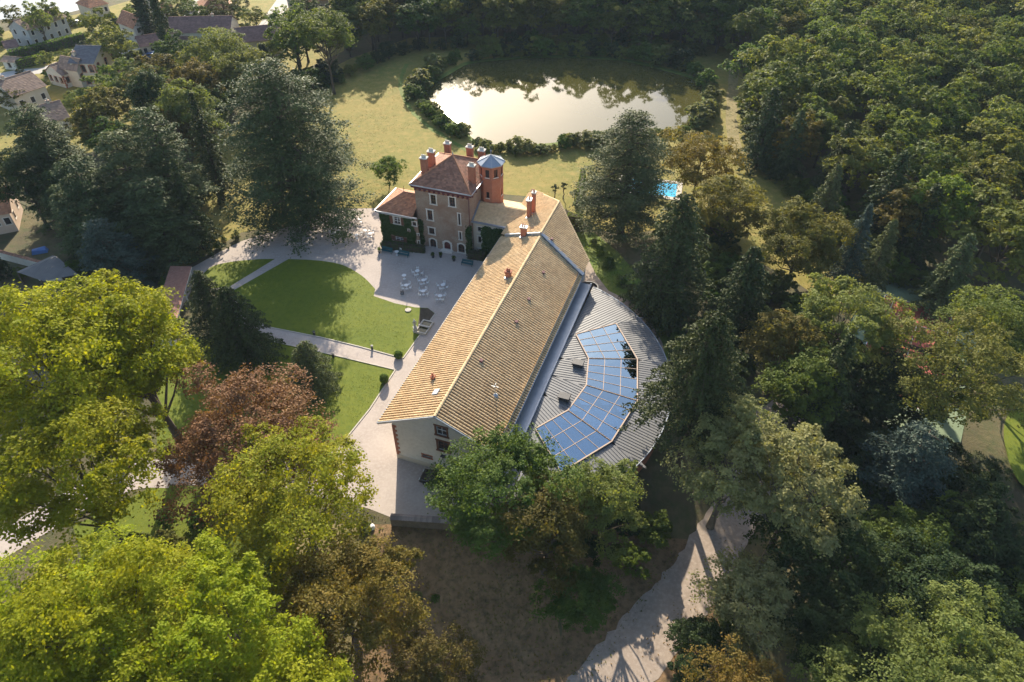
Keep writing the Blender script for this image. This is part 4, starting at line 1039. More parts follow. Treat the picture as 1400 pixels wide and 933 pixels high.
tp = empty('tarpaulin_stack', at(53, 341, .6) - Vector((0, 0, .6)), R(20), 'blue tarpaulin over a low stack behind the white wall', 'tarpaulin')
MB().hexa([(-1.2, -.6, 0), (1.2, -.6, 0), (1.2, .6, 0), (-1.2, .6, 0)], [(-1.0, -.4, .7), (1.1, -.5, .5), (.9, .5, .75), (-1.1, .4, .6)]).build('cover', 'tarp_blue', tp)

# ------------------------------------------------------------------ trees
def limbs(mb, rng, h, cb, rx, ends, tr, lean=(0, 0), trunk_top=.72):
    """tapering trunk with curved limbs to the given foliage masses"""
    P = [Vector((lean[0] * (k / 6) ** 1.4 + rng.normal(0, .06) * k * .4, lean[1] * (k / 6) ** 1.4 + rng.normal(0, .06) * k * .4, h * trunk_top * k / 6 - (.5 if k == 0 else 0))) for k in range(7)]
    rad = [tr * (1.35 if k == 0 else 1) * (1 - .8 * k / 6) for k in range(7)]
    mb.tube(P, rad, 8)
    for e in ends:
        e = Vector(e); k = min(5, max(1, int(6 * (e.z * .62 / (h * trunk_top))))); s = P[k]
        mid = s.lerp(e, .5) + Vector((0, 0, -.08 * (e - s).length)) + Vector(rng.normal(0, .15, 3))
        r = rad[k] * .5
        mb.tube([s, s.lerp(mid, .5), mid, mid.lerp(e, .6), e], [r, r * .8, r * .6, r * .42, r * .15], 5)
    return mb

def mesh_broadleaf(seed, h, w, cb=.28, lobes=16, clumps=14, leaves=70, leaf=.36, mat='leaf_green', bark='bark', lean=(0, 0), flat=1.0, loose=1.0, up=.35, lobe_r=.36, top=1.0):
    rng = np.random.default_rng(seed); rx = w / 2; zc = h * (1 + cb) / 2; rz = h * (1 - cb) / 2
    # lobes spread evenly over an ellipsoid, a few inside
    i = np.arange(lobes) + .5; ph = np.arccos(1 - 1.55 * i / lobes); th = math.pi * (1 + 5 ** .5) * i + seed
    D = np.stack([np.cos(th) * np.sin(ph), np.sin(th) * np.sin(ph), np.cos(ph)], 1) + rng.normal(0, .12, (lobes, 3))
    f = rng.uniform(.46, .88, lobes)[:, None] * loose
    LC = D * f * np.array([rx, rx, rz * flat]) + np.array([lean[0], lean[1], zc])
    LR = rng.uniform(.62, 1.32, lobes) * lobe_r * (rx * rx * rz) ** (1 / 3)
    # keep the crown inside its height
    over = LC[:, 2] + LR * .85 - h * top; LC[:, 2] -= np.maximum(over, 0)
    Cs, Ns, Ts = [], [], []
    for c, r in zip(LC, LR):
        n = int(clumps * 1.7); d = unit(rng, n); d[:, 2] = np.where(d[:, 2] < -.35, -d[:, 2] * .6, d[:, 2]); d /= np.linalg.norm(d, axis=1, keepdims=True)
        cc = c + d * r * rng.uniform(.62, 1.12, n)[:, None] * np.array([1, 1, .85])
        ct = rng.random(n) * .5 + rng.random() * .35
        for p, dd, t in zip(cc, d, ct):
            m = int(leaves * .6 * rng.uniform(.5, 1.5)); g = rng.normal(size=(m, 3)) * r * .17 * rng.uniform(.7, 1.3) * np.array([1, 1, .42])
            g[:, 2] -= .35 * (g[:, :2] ** 2).sum(1) / max(r * .3, .1)
            Cs.append(p + g); Ns.append(dd * .5 + np.array([0, 0, up + .3]) + unit(rng, m) * .62); Ts.append(t + rng.normal(0, .16, m))
    C, N, T = np.concatenate(Cs), np.concatenate(Ns), np.concatenate(Ts)
    q = C[:, 2] > .15; C, N, T = C[q], N[q], T[q]
    cm = leaf_mesh('crown', C, N, leaf, T, mat, rng)
    mb = limbs(MB(), rng, h, cb, rx, LC, max(.12, h * .021), lean)
    return mb.mesh('trunk', bark, smooth=True), cm

def mesh_fir(seed, h, w, mat='needle_fir', leaf=.42, cb=.05, whorl=.62, nb=7, per=46, droop=.25, power=.85, flare=1.0):
    rng = np.random.default_rng(seed); Cs, Ns, Ts = [], [], []; mb = MB()
    mb.tube([(0, 0, -.4), (0, 0, h * .5), (0, 0, h * .97)], [h * .018, h * .010, .02], 8)
    z = h * cb
    while z < h * .985:
        fr = 1 - z / h; Lm = w / 2 * (fr ** power) * flare + .22; k = max(3, int(nb * (.6 + .4 * fr))); a0 = rng.random() * 6.28
        for j in range(k):
            a = a0 + 6.283 * j / k + rng.normal(0, .2); L = Lm * rng.uniform(.68, 1.12); m = max(8, int(per * 1.5 * L / (w / 2) + 8))
            s = rng.random(m) ** .62; lat = rng.normal(0, .17, m) * L * (1.08 - s) * 1.05 + rng.normal(0, .07, m)
            rise = .16 * L * np.sin(s * 2.6) - droop * L * s ** 1.7
            zz = z + rise + rng.normal(0, .10, m) - np.abs(lat) * .25
            x = np.cos(a) * s * L - np.sin(a) * lat; y = np.sin(a) * s * L + np.cos(a) * lat
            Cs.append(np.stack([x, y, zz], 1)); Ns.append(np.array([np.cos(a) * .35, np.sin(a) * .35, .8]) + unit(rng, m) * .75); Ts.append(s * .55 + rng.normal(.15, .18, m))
            if j % 2 == 0: mb.tube([(0, 0, z), (np.cos(a) * L * .5, np.sin(a) * L * .5, z + .08 * L), (np.cos(a) * L * .9, np.sin(a) * L * .9, z - droop * L * .6)], [.06 + .01 * L, .04, .012], 4)
        z += whorl * rng.uniform(.75, 1.25) * (.55 + .6 * fr)
    cm = leaf_mesh('crown', np.concatenate(Cs), np.concatenate(Ns), leaf, np.concatenate(Ts), mat, rng, .5)
    return mb.mesh('trunk', 'bark', smooth=True), cm

def mesh_cedar(seed, h, w, mat='needle_cedar', leaf=.45, cb=.1, levels=17, nb=6, patch=5, per=34, droop=.1, lean=(0, 0), topw=.35, gap=1.0, prof=None):
    """tiers of flat foliage plates on spreading limbs"""
    rng = np.random.default_rng(seed); Cs, Ns, Ts = [], [], []; mb = MB()
    mb.tube([(lean[0] * f, lean[1] * f, h * f - (.5 if f == 0 else 0)) for f in (0, .2, .45, .7, .95)], [h * .034, h * .024, h * .017, h * .009, .04], 9)
    for i in range(levels):
        f = cb + (1 - cb) * (i + rng.uniform(-.3, .3)) / (levels - .4); f = min(max(f, cb), .985); z = h * f
        if prof: Lm = w / 2 * np.interp(f, *prof)
        else: Lm = w / 2 * (1 if f < .45 else 1 - (1 - topw) * ((f - .45) / .55) ** 1.25)
        k = nb if f < .8 else max(3, nb - 2); a0 = rng.random() * 6.28
        for j in range(k):
            a = a0 + 6.283 * j / k + rng.normal(0, .25); L = Lm * rng.uniform(.55, 1.08); e = np.array([math.cos(a), math.sin(a)]); o = np.array([lean[0] * f, lean[1] * f])
            zt = lambda s: z + L * (.20 * s - (.16 + droop) * s * s)
            mb.tube([(*(o + e * L * s), zt(s) - .1) for s in (0, .35, .7, .95)], [.05 + .018 * L, .04 + .012 * L, .05, .02], 5)
            m_ = max(2, int(patch * L / (w / 2) + 1))
            for q in range(m_):
                s = .28 + .75 * (q + rng.random()) / m_; side = rng.normal(0, .2) * L * (1.15 - s * .5); pr = max(.5, (.15 + .05 * rng.random()) * w * .62 * (1.2 - .45 * s)) * gap
                c = np.array([*(o + e * L * s + np.array([-e[1], e[0]]) * side), zt(s) + rng.normal(0, .12)])
                n = int(per * 2.1 * rng.uniform(.6, 1.4)); d = rng.normal(size=(n, 3)) * pr * .52; d[:, 2] *= .2; rr = (d[:, :2] ** 2).sum(1); d[:, 2] -= rr / max(pr, .1) * .22
                Cs.append(c + d); Ns.append(np.array([e[0] * .25, e[1] * .25, 1.0]) + unit(rng, n) * .6); Ts.append(np.full(n, rng.random() * .6) + rng.normal(.1, .18, n))
    C = np.concatenate(Cs); q = C[:, 2] > .1
    cm = leaf_mesh('crown', C[q], np.concatenate(Ns)[q], leaf, np.concatenate(Ts)[q], mat, rng, .5)
    return mb.mesh('trunk', 'bark', smooth=True), cm

def plant(name, meshes, p, label, cat='tree', group=None, rz=0.0, sc=(1, 1, 1)):
    root = empty(name, p, rz, label, cat, group); root.scale = sc
    link('trunk', meshes[0], root); link('crown', meshes[1], root)
    return root

def tree_at(name, kind, ut, vt, h, w, label, seed, group=None, **kw):
    """ut, vt: pixel of the highest visible edge of the crown; the foot follows from the tree's height and width"""
    cb = max(kw.get('cb', .28), 0); a, b = (w / 2 * .9, h * (1 - cb) / 2) if kind is mesh_broadleaf else (w * .12, h * .3)
    d = ray(ut, vt); ph = math.atan2(-d[2], math.hypot(d[0], d[1])); sn, cs_ = math.sin(ph), math.cos(ph)
    S = math.sqrt(a * a * sn * sn + b * b * cs_ * cs_); back, drop = a * a * sn / S, b - b * b * cs_ / S
    zb = 0.0
    for _ in range(8):
        q = at(ut, vt, zb + h - drop); dr = Vector((d[0], d[1], 0)).normalized(); p = q - dr * back; zb = zfun(p.x, p.y)
    me = kind(seed, h, w, **kw)
    return plant(name, me, (p.x, p.y, zb), label, 'tree', group)
BL, FI, CE = mesh_broadleaf, mesh_fir, mesh_cedar

# great cedars
tree_at('cedar_tree', CE, 370, 82, 28.5, 25, 'huge dark cedar with layered plates beside the gravel court', 11, levels=17, nb=8, patch=8, per=52, cb=.07, leaf=.42, gap=.82, lean=(-1.0, 0), prof=((0, .12, .3, .5, .7, .85, 1), (.8, .95, 1, .92, .80, .62, .22)))
tree_at('cedar_tree', CE, 869, 149, 22.5, 18.5, 'greyish blue cedar with bare trunk between the pond and swimming pool', 12, gap=.85, levels=17, nb=7, patch=6, per=46, cb=.14, topw=.3, leaf=.38, mat='needle_deodar', prof=((0, .14, .3, .6, .85, 1), (.3, .95, 1, .8, .5, .15)), droop=.14)
# west conifers
tree_at('cedar_tree', CE, 32, 146, 21, 14, 'dark spreading cedar beside the half hidden beige roof', 13, levels=17, nb=6, patch=5, per=46)
tree_at('cedar_tree', CE, 152, 182, 20, 12, 'green layered cedar between two darker conifers', 14, levels=18, nb=6, patch=5, per=46, mat='needle_deodar')
tree_at('pine_tree', CE, 214, 150, 22, 12, 'sparse leaning conifer with long bare trunk', 15, levels=13, nb=5, patch=4, per=36, cb=.38, lean=(-2.5, 1.0), mat='needle_cedar')
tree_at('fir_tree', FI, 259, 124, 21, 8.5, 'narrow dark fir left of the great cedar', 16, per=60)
tree_at('dark_tree', BL, 190, 86, 18, 9.5, 'dark dense evergreen tree below the schoolhouse', 17, mat='leaf_forest_dark', lobes=18, leaves=60)
tree_at('broadleaf_tree', BL, 243, 112, 16, 12.5, 'pale silvery green tree behind the narrow dark fir', 18, mat='leaf_pale', lobes=20, leaves=70)
tree_at('broadleaf_tree', BL, 290, 42, 16, 15, 'large pale green tree in front of the long farmhouse', 19, mat='leaf_pale', lobes=22, leaves=70)
tree_at('broadleaf_tree', BL, 258, 80, 15, 12, 'rounded olive green tree below the long farmhouse', 20, mat='leaf_olive', lobes=18)
tree_at('broadleaf_tree', BL, 322, 66, 15, 11, 'light green tree behind the great cedar', 21, mat='leaf_pale', lobes=16)
tree_at('broadleaf_tree', BL, 122, 124, 13, 9, 'olive yellow tree beside the beige roofed house', 22, mat='leaf_olive', lobes=14)
tree_at('deodar_tree', CE, 73, 254, 13, 7.5, 'small pale deodar cedar behind the white garden wall', 23, levels=15, nb=6, patch=4, per=30, mat='needle_deodar', leaf=.32, topw=.15, droop=.2, prof=((0, .2, .5, 1), (.8, 1, .75, .1)))
tree_at('deodar_tree', CE, 128, 300, 13, 10, 'drooping blue green cedar beside the corrugated shed roof', 24, levels=14, nb=6, patch=5, per=36, mat='needle_blue', leaf=.34, topw=.2, droop=.2)
tree_at('cedar_tree', CE, 190, 240, 16, 11, 'dark layered cedar above the curving drive', 25, levels=14, nb=6, patch=5, per=40)
tree_at('cedar_tree', CE, 95, 215, 18, 12, 'broad dark cedar standing behind the pale deodar', 26, levels=15, nb=6, patch=5, per=40)
tree_at('fir_tree', FI, 235, 215, 17, 9, 'shaded fir between the leaning conifer and great cedar', 27, per=55)
tree_at('broadleaf_tree', BL, 10, 205, 15, 11, 'dark leafy tree over the pinkish house', 28, mat='leaf_forest_dark')
# front lawn conifers
tree_at('fir_tree', FI, 268, 370, 13, 10.5, 'taller dark fir of the pair beside the garden pavilion', 31, leaf=.30, whorl=.5, nb=9, per=80, power=.7)
tree_at('fir_tree', FI, 306, 392, 13, 11.5, 'wide bushy fir on the lawn above the copper beech', 32, leaf=.30, whorl=.5, nb=10, per=95, power=.62, mat='needle_fir')
tree_at('fir_tree', FI, 414, 468, 8.2, 8.2, 'small rounded fir at the edge of the lower lawn', 33, leaf=.24, whorl=.38, nb=10, per=80, power=.55, mat='needle_deodar')
# south-west foreground
tree_at('copper_beech', BL, 308, 515, 15.5, 17.5, 'reddish copper beech among green trees', 41, mat='leaf_copper', lobes=36, clumps=15, leaves=66, leaf=.27, cb=.15, bark='bark_pale', loose=1.05, lobe_r=.30)
tree_at('plane_tree', BL, 140, 386, 25, 16, 'tall bright green plane tree with slanting dark trunk', 42, mat='leaf_bright', lobes=34, clumps=15, leaves=85, leaf=.34, cb=.26, lean=(-3.0, 1.5), lobe_r=.30)
tree_at('plane_tree', BL, 20, 392, 26, 20, 'yellow green plane tree spreading over the west drive', 43, mat='leaf_bright', lobes=28, clumps=15, leaves=85, leaf=.34, cb=.3, lobe_r=.30)
tree_at('plane_tree', BL, 40, 550, 22, 17, 'lower yellow green plane tree leaning over the west drive', 44, mat='leaf_bright', lobes=28, clumps=14, leaves=80, leaf=.32, cb=.3, lobe_r=.30)
tree_at('maple_tree', BL, 70, 742, 22, 16.5, 'bright lime green maple crown with dense small leaves', 45, mat='leaf_bright', lobes=30, clumps=16, leaves=95, leaf=.27, cb=.25, lobe_r=.28)
tree_at('maple_tree', BL, 245, 765, 21, 13, 'bright green maple crown beside the autumn tinted tree', 46, mat='leaf_bright', lobes=26, clumps=15, leaves=95, leaf=.26, cb=.25, lobe_r=.28)
tree_at('maple_tree', BL, -5, 800, 21, 16, 'lowest lime green maple crown below the pair', 145, mat='leaf_bright', lobes=28, clumps=15, leaves=90, leaf=.26, cb=.2, lobe_r=.28)
tree_at('maple_tree', BL, 330, 880, 19, 12, 'green maple crown between the lime maple and autumn tree', 146, mat='leaf_bright', lobes=24, clumps=15, leaves=85, leaf=.25, cb=.2, lobe_r=.28)
tree_at('maple_tree', BL, 160, 890, 20, 14, 'dense lime maple crown in front of the bright maple pair', 147, mat='leaf_bright', lobes=24, clumps=15, leaves=85, leaf=.25, cb=.2, lobe_r=.28)
tree_at('yellow_tree', BL, 372, 585, 17, 16.5, 'yellow green tree in front of the copper beech', 47, mat='leaf_yellow', lobes=26, clumps=15, leaves=80, leaf=.28, cb=.18, lobe_r=.29)
tree_at('autumn_tree', BL, 440, 738, 16, 13.5, 'olive tree turning orange above the dry bank', 48, mat='leaf_autumn', lobes=26, clumps=15, leaves=85, leaf=.25, cb=.15, lobe_r=.29)
tree_at('autumn_tree', BL, 585, 880, 12, 7, 'small olive tree at the foot of the dry bank', 49, mat='leaf_olive', lobes=16, clumps=14, leaves=70, leaf=.22, cb=.15)
# trees before the long building
tree_at('oak_tree', BL, 678, 582, 16, 14.5, 'dense green tree hiding the corner of the long hall', 51, mat='leaf_green', lobes=28, clumps=15, leaves=90, leaf=.27, cb=.12, lobe_r=.29)
tree_at('oak_tree', BL, 752, 650, 14.5, 10, 'dark green tree with rusty top in front of the glass roof', 52, mat='leaf_olive', lobes=20, clumps=14, leaves=80, leaf=.26, cb=.08, lobe_r=.30)
tree_at('slender_tree', BL, 838, 622, 13.5, 8.0, 'upright light green tree against the zinc roof', 53, mat='leaf_pale', lobes=20, clumps=14, leaves=80, leaf=.23, cb=.06, lobe_r=.30)
tree_at('slender_tree', BL, 795, 640, 12, 5.5, 'thin pale green tree next to the upright light tree', 54, mat='leaf_pale', lobes=14, clumps=12, leaves=70, leaf=.22, cb=.1)
tree_at('shrub_tree', BL, 800, 770, 8, 7, 'low leafy tree on the shaded bank above the drive', 55, mat='leaf_green', lobes=14, clumps=12, leaves=80, leaf=.24, cb=.02)
tree_at('shrub_tree', BL, 870, 742, 3.6, 4.0, 'bright small shrub on the shaded bank', 56, mat='leaf_hedge', lobes=10, clumps=10, leaves=60, leaf=.2, cb=.0)
tree_at('shrub_tree', BL, 900, 700, 3.4, 4.5, 'dark shrub by the bend of the lower drive', 57, mat='leaf_green', lobes=12, clumps=12, leaves=70, leaf=.24, cb=.0)
# east side
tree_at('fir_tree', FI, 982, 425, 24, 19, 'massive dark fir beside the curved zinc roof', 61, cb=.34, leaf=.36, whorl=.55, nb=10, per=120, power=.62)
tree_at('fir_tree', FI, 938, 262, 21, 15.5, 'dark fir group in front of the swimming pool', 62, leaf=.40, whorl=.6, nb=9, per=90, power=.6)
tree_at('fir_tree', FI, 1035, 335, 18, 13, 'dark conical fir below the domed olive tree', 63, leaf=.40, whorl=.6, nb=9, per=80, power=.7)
tree_at('fir_tree', FI, 1192, 278, 15, 7.5, 'single narrow spruce on the meadow edge', 64, leaf=.34, whorl=.5, nb=8, per=60, mat='needle_blue')
tree_at('broadleaf_tree', BL, 965, 180, 13, 14, 'olive brown tree behind the swimming pool', 65, mat='leaf_autumn', lobes=20, leaves=80, leaf=.32, cb=.1)
tree_at('broadleaf_tree', BL, 1008, 235, 14, 11.5, 'round olive tree beside the mown meadow', 66, mat='leaf_olive', lobes=20, leaves=80, leaf=.32, cb=.1)
tree_at('chestnut_tree', BL, 1115, 272, 14, 13.5, 'broad domed chestnut with rusty top on the meadow edge', 67, mat='leaf_olive', lobes=30, clumps=15, leaves=80, leaf=.30, cb=.05, lobe_r=.28)
tree_at('broadleaf_tree', BL, 1178, 382, 16, 14, 'pale leafy tree with dark forked trunk by the tennis court', 68, mat='leaf_pale', lobes=22, clumps=14, leaves=66, leaf=.30, cb=.42, lobe_r=.27)
tree_at('broadleaf_tree', BL, 1090, 425, 14, 9, 'olive tree next to the dark conical fir', 69, mat='leaf_olive', lobes=16, leaves=70, leaf=.30)
tree_at('acacia_tree', BL, 1345, 440, 17, 17, 'airy yellow green acacia over the tennis court', 70, mat='leaf_acacia', lobes=30, clumps=14, leaves=62, leaf=.28, cb=.25, loose=1.05, lobe_r=.26)
tree_at('poplar_tree', BL, 1030, 545, 20, 12, 'grey green poplar leaning over the lower drive', 71, mat='leaf_grey', lobes=26, clumps=14, leaves=62, leaf=.29, cb=.28, bark='bark_pale', lobe_r=.26)
tree_at('poplar_tree', BL, 1125, 590, 21, 12, 'grey green poplar with wide ragged crown', 72, mat='leaf_grey', lobes=26, clumps=14, leaves=62, leaf=.29, cb=.4, bark='bark_pale', lobe_r=.26)
tree_at('poplar_tree', BL, 1050, 770, 13, 9, 'shorter grey green poplar beside the lower drive', 73, mat='leaf_grey', lobes=18, clumps=13, leaves=60, leaf=.26, cb=.25, bark='bark_pale')
tree_at('cedar_tree', CE, 1275, 585, 15, 10, 'blue green cedar in the shade of the acacia', 74, levels=14, nb=6, patch=5, per=40, mat='needle_blue', leaf=.32)
tree_at('broadleaf_tree', BL, 1262, 705, 11, 9, 'deep green tree in the dark hollow', 75, mat='leaf_green', lobes=16, leaves=70, leaf=.27)
tree_at('broadleaf_tree', BL, 1365, 680, 12, 10, 'dark green tree beside the sunlit grass', 76, mat='leaf_forest_dark', lobes=18, leaves=70, leaf=.30)
tree_at('broadleaf_tree', BL, 1290, 868, 17, 15, 'pale green crown beside the dark hollow', 77, mat='leaf_pale', lobes=28, clumps=15, leaves=85, leaf=.25, cb=.2, lobe_r=.27)
tree_at('broadleaf_tree', BL, 1400, 850, 17, 13, 'light green crown next to the dark green tree', 78, mat='leaf_pale', lobes=24, clumps=14, leaves=80, leaf=.25, cb=.2, lobe_r=.27)
tree_at('autumn_tree', BL, 1035, 912, 12, 9, 'yellow orange crown at the edge of the lower drive', 79, mat='leaf_autumn', lobes=16, clumps=13, leaves=80, leaf=.22)
tree_at('shrub_tree', BL, 975, 845, 6, 6, 'dark evergreen shrub beside the lower drive', 80, mat='leaf_forest_dark', lobes=12, clumps=12, leaves=80, leaf=.22, cb=.0)
tree_at('fir_tree', FI, 1165, 455, 17, 10, 'shaded fir under the pale forked tree', 81, per=70)
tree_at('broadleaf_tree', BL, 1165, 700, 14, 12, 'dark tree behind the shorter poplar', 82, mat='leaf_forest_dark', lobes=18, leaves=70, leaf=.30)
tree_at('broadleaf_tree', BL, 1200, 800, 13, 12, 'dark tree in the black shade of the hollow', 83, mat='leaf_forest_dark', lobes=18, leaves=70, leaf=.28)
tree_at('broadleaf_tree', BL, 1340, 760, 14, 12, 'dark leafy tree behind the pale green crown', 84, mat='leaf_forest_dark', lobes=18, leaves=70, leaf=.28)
tree_at('broadleaf_tree', BL, 1120, 480, 13, 10, 'dark leafy tree beside the shaded fir', 85, mat='leaf_green', lobes=16, leaves=70, leaf=.30)
tree_at('broadleaf_tree', BL, 1395, 400, 14, 12, 'olive green tree at the end of the meadow', 86, mat='leaf_mid', lobes=18, leaves=70, leaf=.3)
# the park
tree_at('young_tree', BL, 527, 214, 5.8, 6.6, 'young many stemmed tree alone on the meadow', 91, mat='leaf_hedge', lobes=18, clumps=12, leaves=60, leaf=.22, cb=.12)
tree_at('umbrella_pine', BL, 437, 14, 19, 15, 'tall umbrella pine with bare trunks above the meadow', 92, mat='leaf_mid', lobes=18, clumps=12, leaves=60, leaf=.4, cb=.58)
for k, (u_, v_, h) in enumerate(((759, 251, 3.4), (771.5, 247, 3.8), (786, 258, 3.0))):
    tree_at('sapling', BL, u_, v_, h, 1.3, 'slim sapling on the meadow behind the clipped hedge', 93 + k, 'saplings behind the hedge', mat='leaf_forest_dark', lobes=6, clumps=7, leaves=22, leaf=.2, cb=.4)

# ------------------------------------------------------------------ woods, shrubs and hedges made from a few grown meshes
def inpoly(x, y, P):
    c = False; n = len(P)
    for i in range(n):
        a, b = P[i], P[i - 1]
        if (a[1] > y) != (b[1] > y) and x < (b[0] - a[0]) * (y - a[1]) / (b[1] - a[1]) + a[0]: c = not c
    return c

WOOD = [mesh_broadleaf(200 + k, 15, 11, cb=.12, lobes=16, clumps=9, leaves=46, leaf=.50, mat=m, lobe_r=.33) for k, m in enumerate(('leaf_mid', 'leaf_mid', 'leaf_green', 'leaf_mid', 'leaf_pale', 'leaf_olive'))]
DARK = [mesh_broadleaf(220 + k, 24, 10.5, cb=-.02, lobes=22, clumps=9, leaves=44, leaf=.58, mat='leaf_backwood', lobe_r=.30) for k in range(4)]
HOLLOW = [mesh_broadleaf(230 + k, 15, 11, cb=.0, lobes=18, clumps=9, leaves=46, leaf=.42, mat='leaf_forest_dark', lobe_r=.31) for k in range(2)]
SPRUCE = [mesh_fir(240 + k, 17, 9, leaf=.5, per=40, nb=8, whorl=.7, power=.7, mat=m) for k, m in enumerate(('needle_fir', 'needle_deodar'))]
BUSH = [mesh_broadleaf(260 + k, 3.0, 3.6, cb=-.25, lobes=12, clumps=8, leaves=34, leaf=.30, mat=m, lobe_r=.36) for k, m in enumerate(('leaf_reed', 'leaf_green', 'leaf_mid', 'leaf_forest_dark', 'leaf_hedge'))]
CYP = mesh_fir(270, 10, 3.0, leaf=.4, per=26, nb=8, whorl=.5, power=.35, droop=-.5, mat='needle_fir')

LOOK = {'leaf_mid': 'mid green ', 'leaf_green': 'deep green ', 'leaf_pale': 'pale green ', 'leaf_olive': 'olive ', 'leaf_forest_dark': 'dark green ', 'leaf_backwood': '', 'leaf_reed': 'greyish green ', 'leaf_hedge': 'bright green ', 'needle_fir': 'blackish green ', 'needle_deodar': 'greyish green '}
def look(me): return LOOK.get(me[1].materials[0].name, '')

def scatter(name, meshes, poly, step, hs, label, cat, group, seed, base_h, ws=(.85, 1.25), avoid=(), jit=.36):
    rnd = random.Random(seed); xs_ = [p.x for p in poly]; ys2 = [p.y for p in poly]; P = [(p.x, p.y) for p in poly]; n = 0
    y = min(ys2); row = 0
    while y < max(ys2):
        x = min(xs_) + (step / 2 if row % 2 else 0)
        while x < max(xs_):
            px, py = x + rnd.uniform(-jit, jit) * step, y + rnd.uniform(-jit, jit) * step
            if inpoly(px, py, P) and not any((px - a) ** 2 + (py - b) ** 2 < r * r for a, b, r in avoid):
                h = rnd.uniform(*hs); k = h / base_h; w = k * rnd.uniform(*ws)
                me = rnd.choice(meshes); plant(name, me, (px, py, zfun(px, py)), look(me) + label, cat, group, rnd.uniform(0, 6.28), (w, w, k)); n += 1
            x += step
        y += step * .9; row += 1
    return n

# wood east of the pond
scatter('wood_tree', WOOD + WOOD[:2], [gat(*p) for p in [(1015, 120), (1045, 215), (1120, 275), (1200, 345), (1310, 400), (1450, 430), (1530, 300), (1490, 120), (1450, 10), (1400, -30), (1280, -25), (1150, -5), (1000, 40), (985, 70)]], 8.3, (11, 17), 'leafy tree in the dense wood east of the pond', 'tree', 'trees of the east wood', 1, 15)
# dark wood behind the pond
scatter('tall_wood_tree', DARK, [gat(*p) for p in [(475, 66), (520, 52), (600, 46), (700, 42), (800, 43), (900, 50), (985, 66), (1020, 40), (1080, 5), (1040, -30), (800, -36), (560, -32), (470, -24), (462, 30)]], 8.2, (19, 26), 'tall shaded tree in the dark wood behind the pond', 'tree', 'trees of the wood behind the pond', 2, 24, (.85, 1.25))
scatter('belt_tree', WOOD[:3], [at(*p) for p in [(380, 118), (470, 100), (480, 88), (400, 78), (372, 95)]], 7.0, (11, 16), 'leafy tree in the belt between the great cedar and the pond wood', 'tree', 'trees of the west belt', 3, 15)
scatter('wood_edge_tree', WOOD, [gat(*p) for p in [(470, 86), (520, 74), (600, 66), (700, 62), (800, 63), (900, 68), (985, 80), (985, 66), (900, 52), (800, 44), (700, 43), (600, 47), (520, 54), (475, 68)]], 6.2, (8, 15), 'leafy tree on the sunless front of the wood behind the pond', 'tree', 'front trees of the wood behind the pond', 33, 15, (.9, 1.3))
# spruces on the edge of the east wood
for k, (u_, v_, h, w) in enumerate(((1062, 118, 17, 1.15), (1098, 150, 14, 1.1), (1165, 165, 15, 1.1), (1148, 225, 13, 1.1), (1240, 205, 17, 1.2), (1225, 300, 12, 1.0), (1285, 250, 15, 1.2), (1330, 320, 14, 1.2))):
    p = at(u_, v_, h); plant('wood_conifer', SPRUCE[k % 2], (p.x, p.y, 0), look(SPRUCE[k % 2]) + 'conifer on the meadow edge of the east wood', 'tree', 'conifers of the east wood', k * 1.7, (h / 17 * w, h / 17 * w, h / 17))
# grove between the village and the great cedar, gardens of the village
HC = [(o.location.x, o.location.y, 7.5) for o in bpy.data.objects if o.name.startswith('village_house')]
scatter('grove_tree', [WOOD[0], WOOD[5], WOOD[4], WOOD[2]], [at(*p) for p in [(120, 215), (160, 165), (210, 140), (250, 110), (330, 92), (365, 110), (330, 150), (300, 200), (262, 235), (200, 250)]], 7.5, (8, 13), 'leafy tree in the grove between the village and the great cedar', 'tree', 'trees of the grove', 31, 15, (1.0, 1.4))
scatter('garden_shrub', BUSH, [at(*p) for p in [(-60, 190), (-40, 60), (60, 32), (140, 14), (250, 0), (350, 2), (350, 70), (240, 100), (150, 140), (90, 190)]], 7.0, (1.2, 3.0), 'shrub among the village houses', 'shrub', 'shrubs in the village gardens', 32, 3, avoid=HC)
# understorey
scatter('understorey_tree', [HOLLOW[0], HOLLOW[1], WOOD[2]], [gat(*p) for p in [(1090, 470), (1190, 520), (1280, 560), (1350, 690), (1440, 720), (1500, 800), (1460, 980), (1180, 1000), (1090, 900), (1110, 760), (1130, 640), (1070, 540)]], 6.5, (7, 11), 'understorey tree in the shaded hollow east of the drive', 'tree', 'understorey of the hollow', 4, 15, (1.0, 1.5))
scatter('shrub', BUSH[1:4], [gat(*p) for p in [(930, 420), (1000, 470), (1060, 520), (1000, 540), (940, 530), (918, 480)]], 4.2, (2.0, 3.6), 'shrub under the firs beside the zinc roof', 'shrub', 'shrubs under the east firs', 5, 3)
scatter('shrub', BUSH[1:4], [gat(*p) for p in [(900, 330), (960, 300), (1050, 370), (1110, 420), (1090, 470), (1000, 430), (930, 400)]], 4.6, (2.5, 5), 'shrub between the firs and the domed chestnut', 'shrub', 'shrubs between the firs', 6, 3)
scatter('shrub', BUSH[1:4], [gat(*p) for p in [(-40, 400), (60, 395), (130, 392), (200, 400), (240, 352), (290, 322), (270, 280), (200, 300), (120, 330), (100, 380), (-40, 372)]], 4.0, (2, 4.5), 'shrub beneath the west conifers', 'shrub', 'shrubs beneath the west conifers', 7, 3)
scatter('shrub', BUSH[1:4], [gat(*p) for p in [(620, 745), (700, 750), (800, 790), (840, 800), (860, 760), (880, 715), (800, 720), (700, 725)]], 3.2, (1.6, 2.8), 'shrub on the shaded bank below the long hall', 'shrub', 'shrubs on the shaded bank', 8, 3)
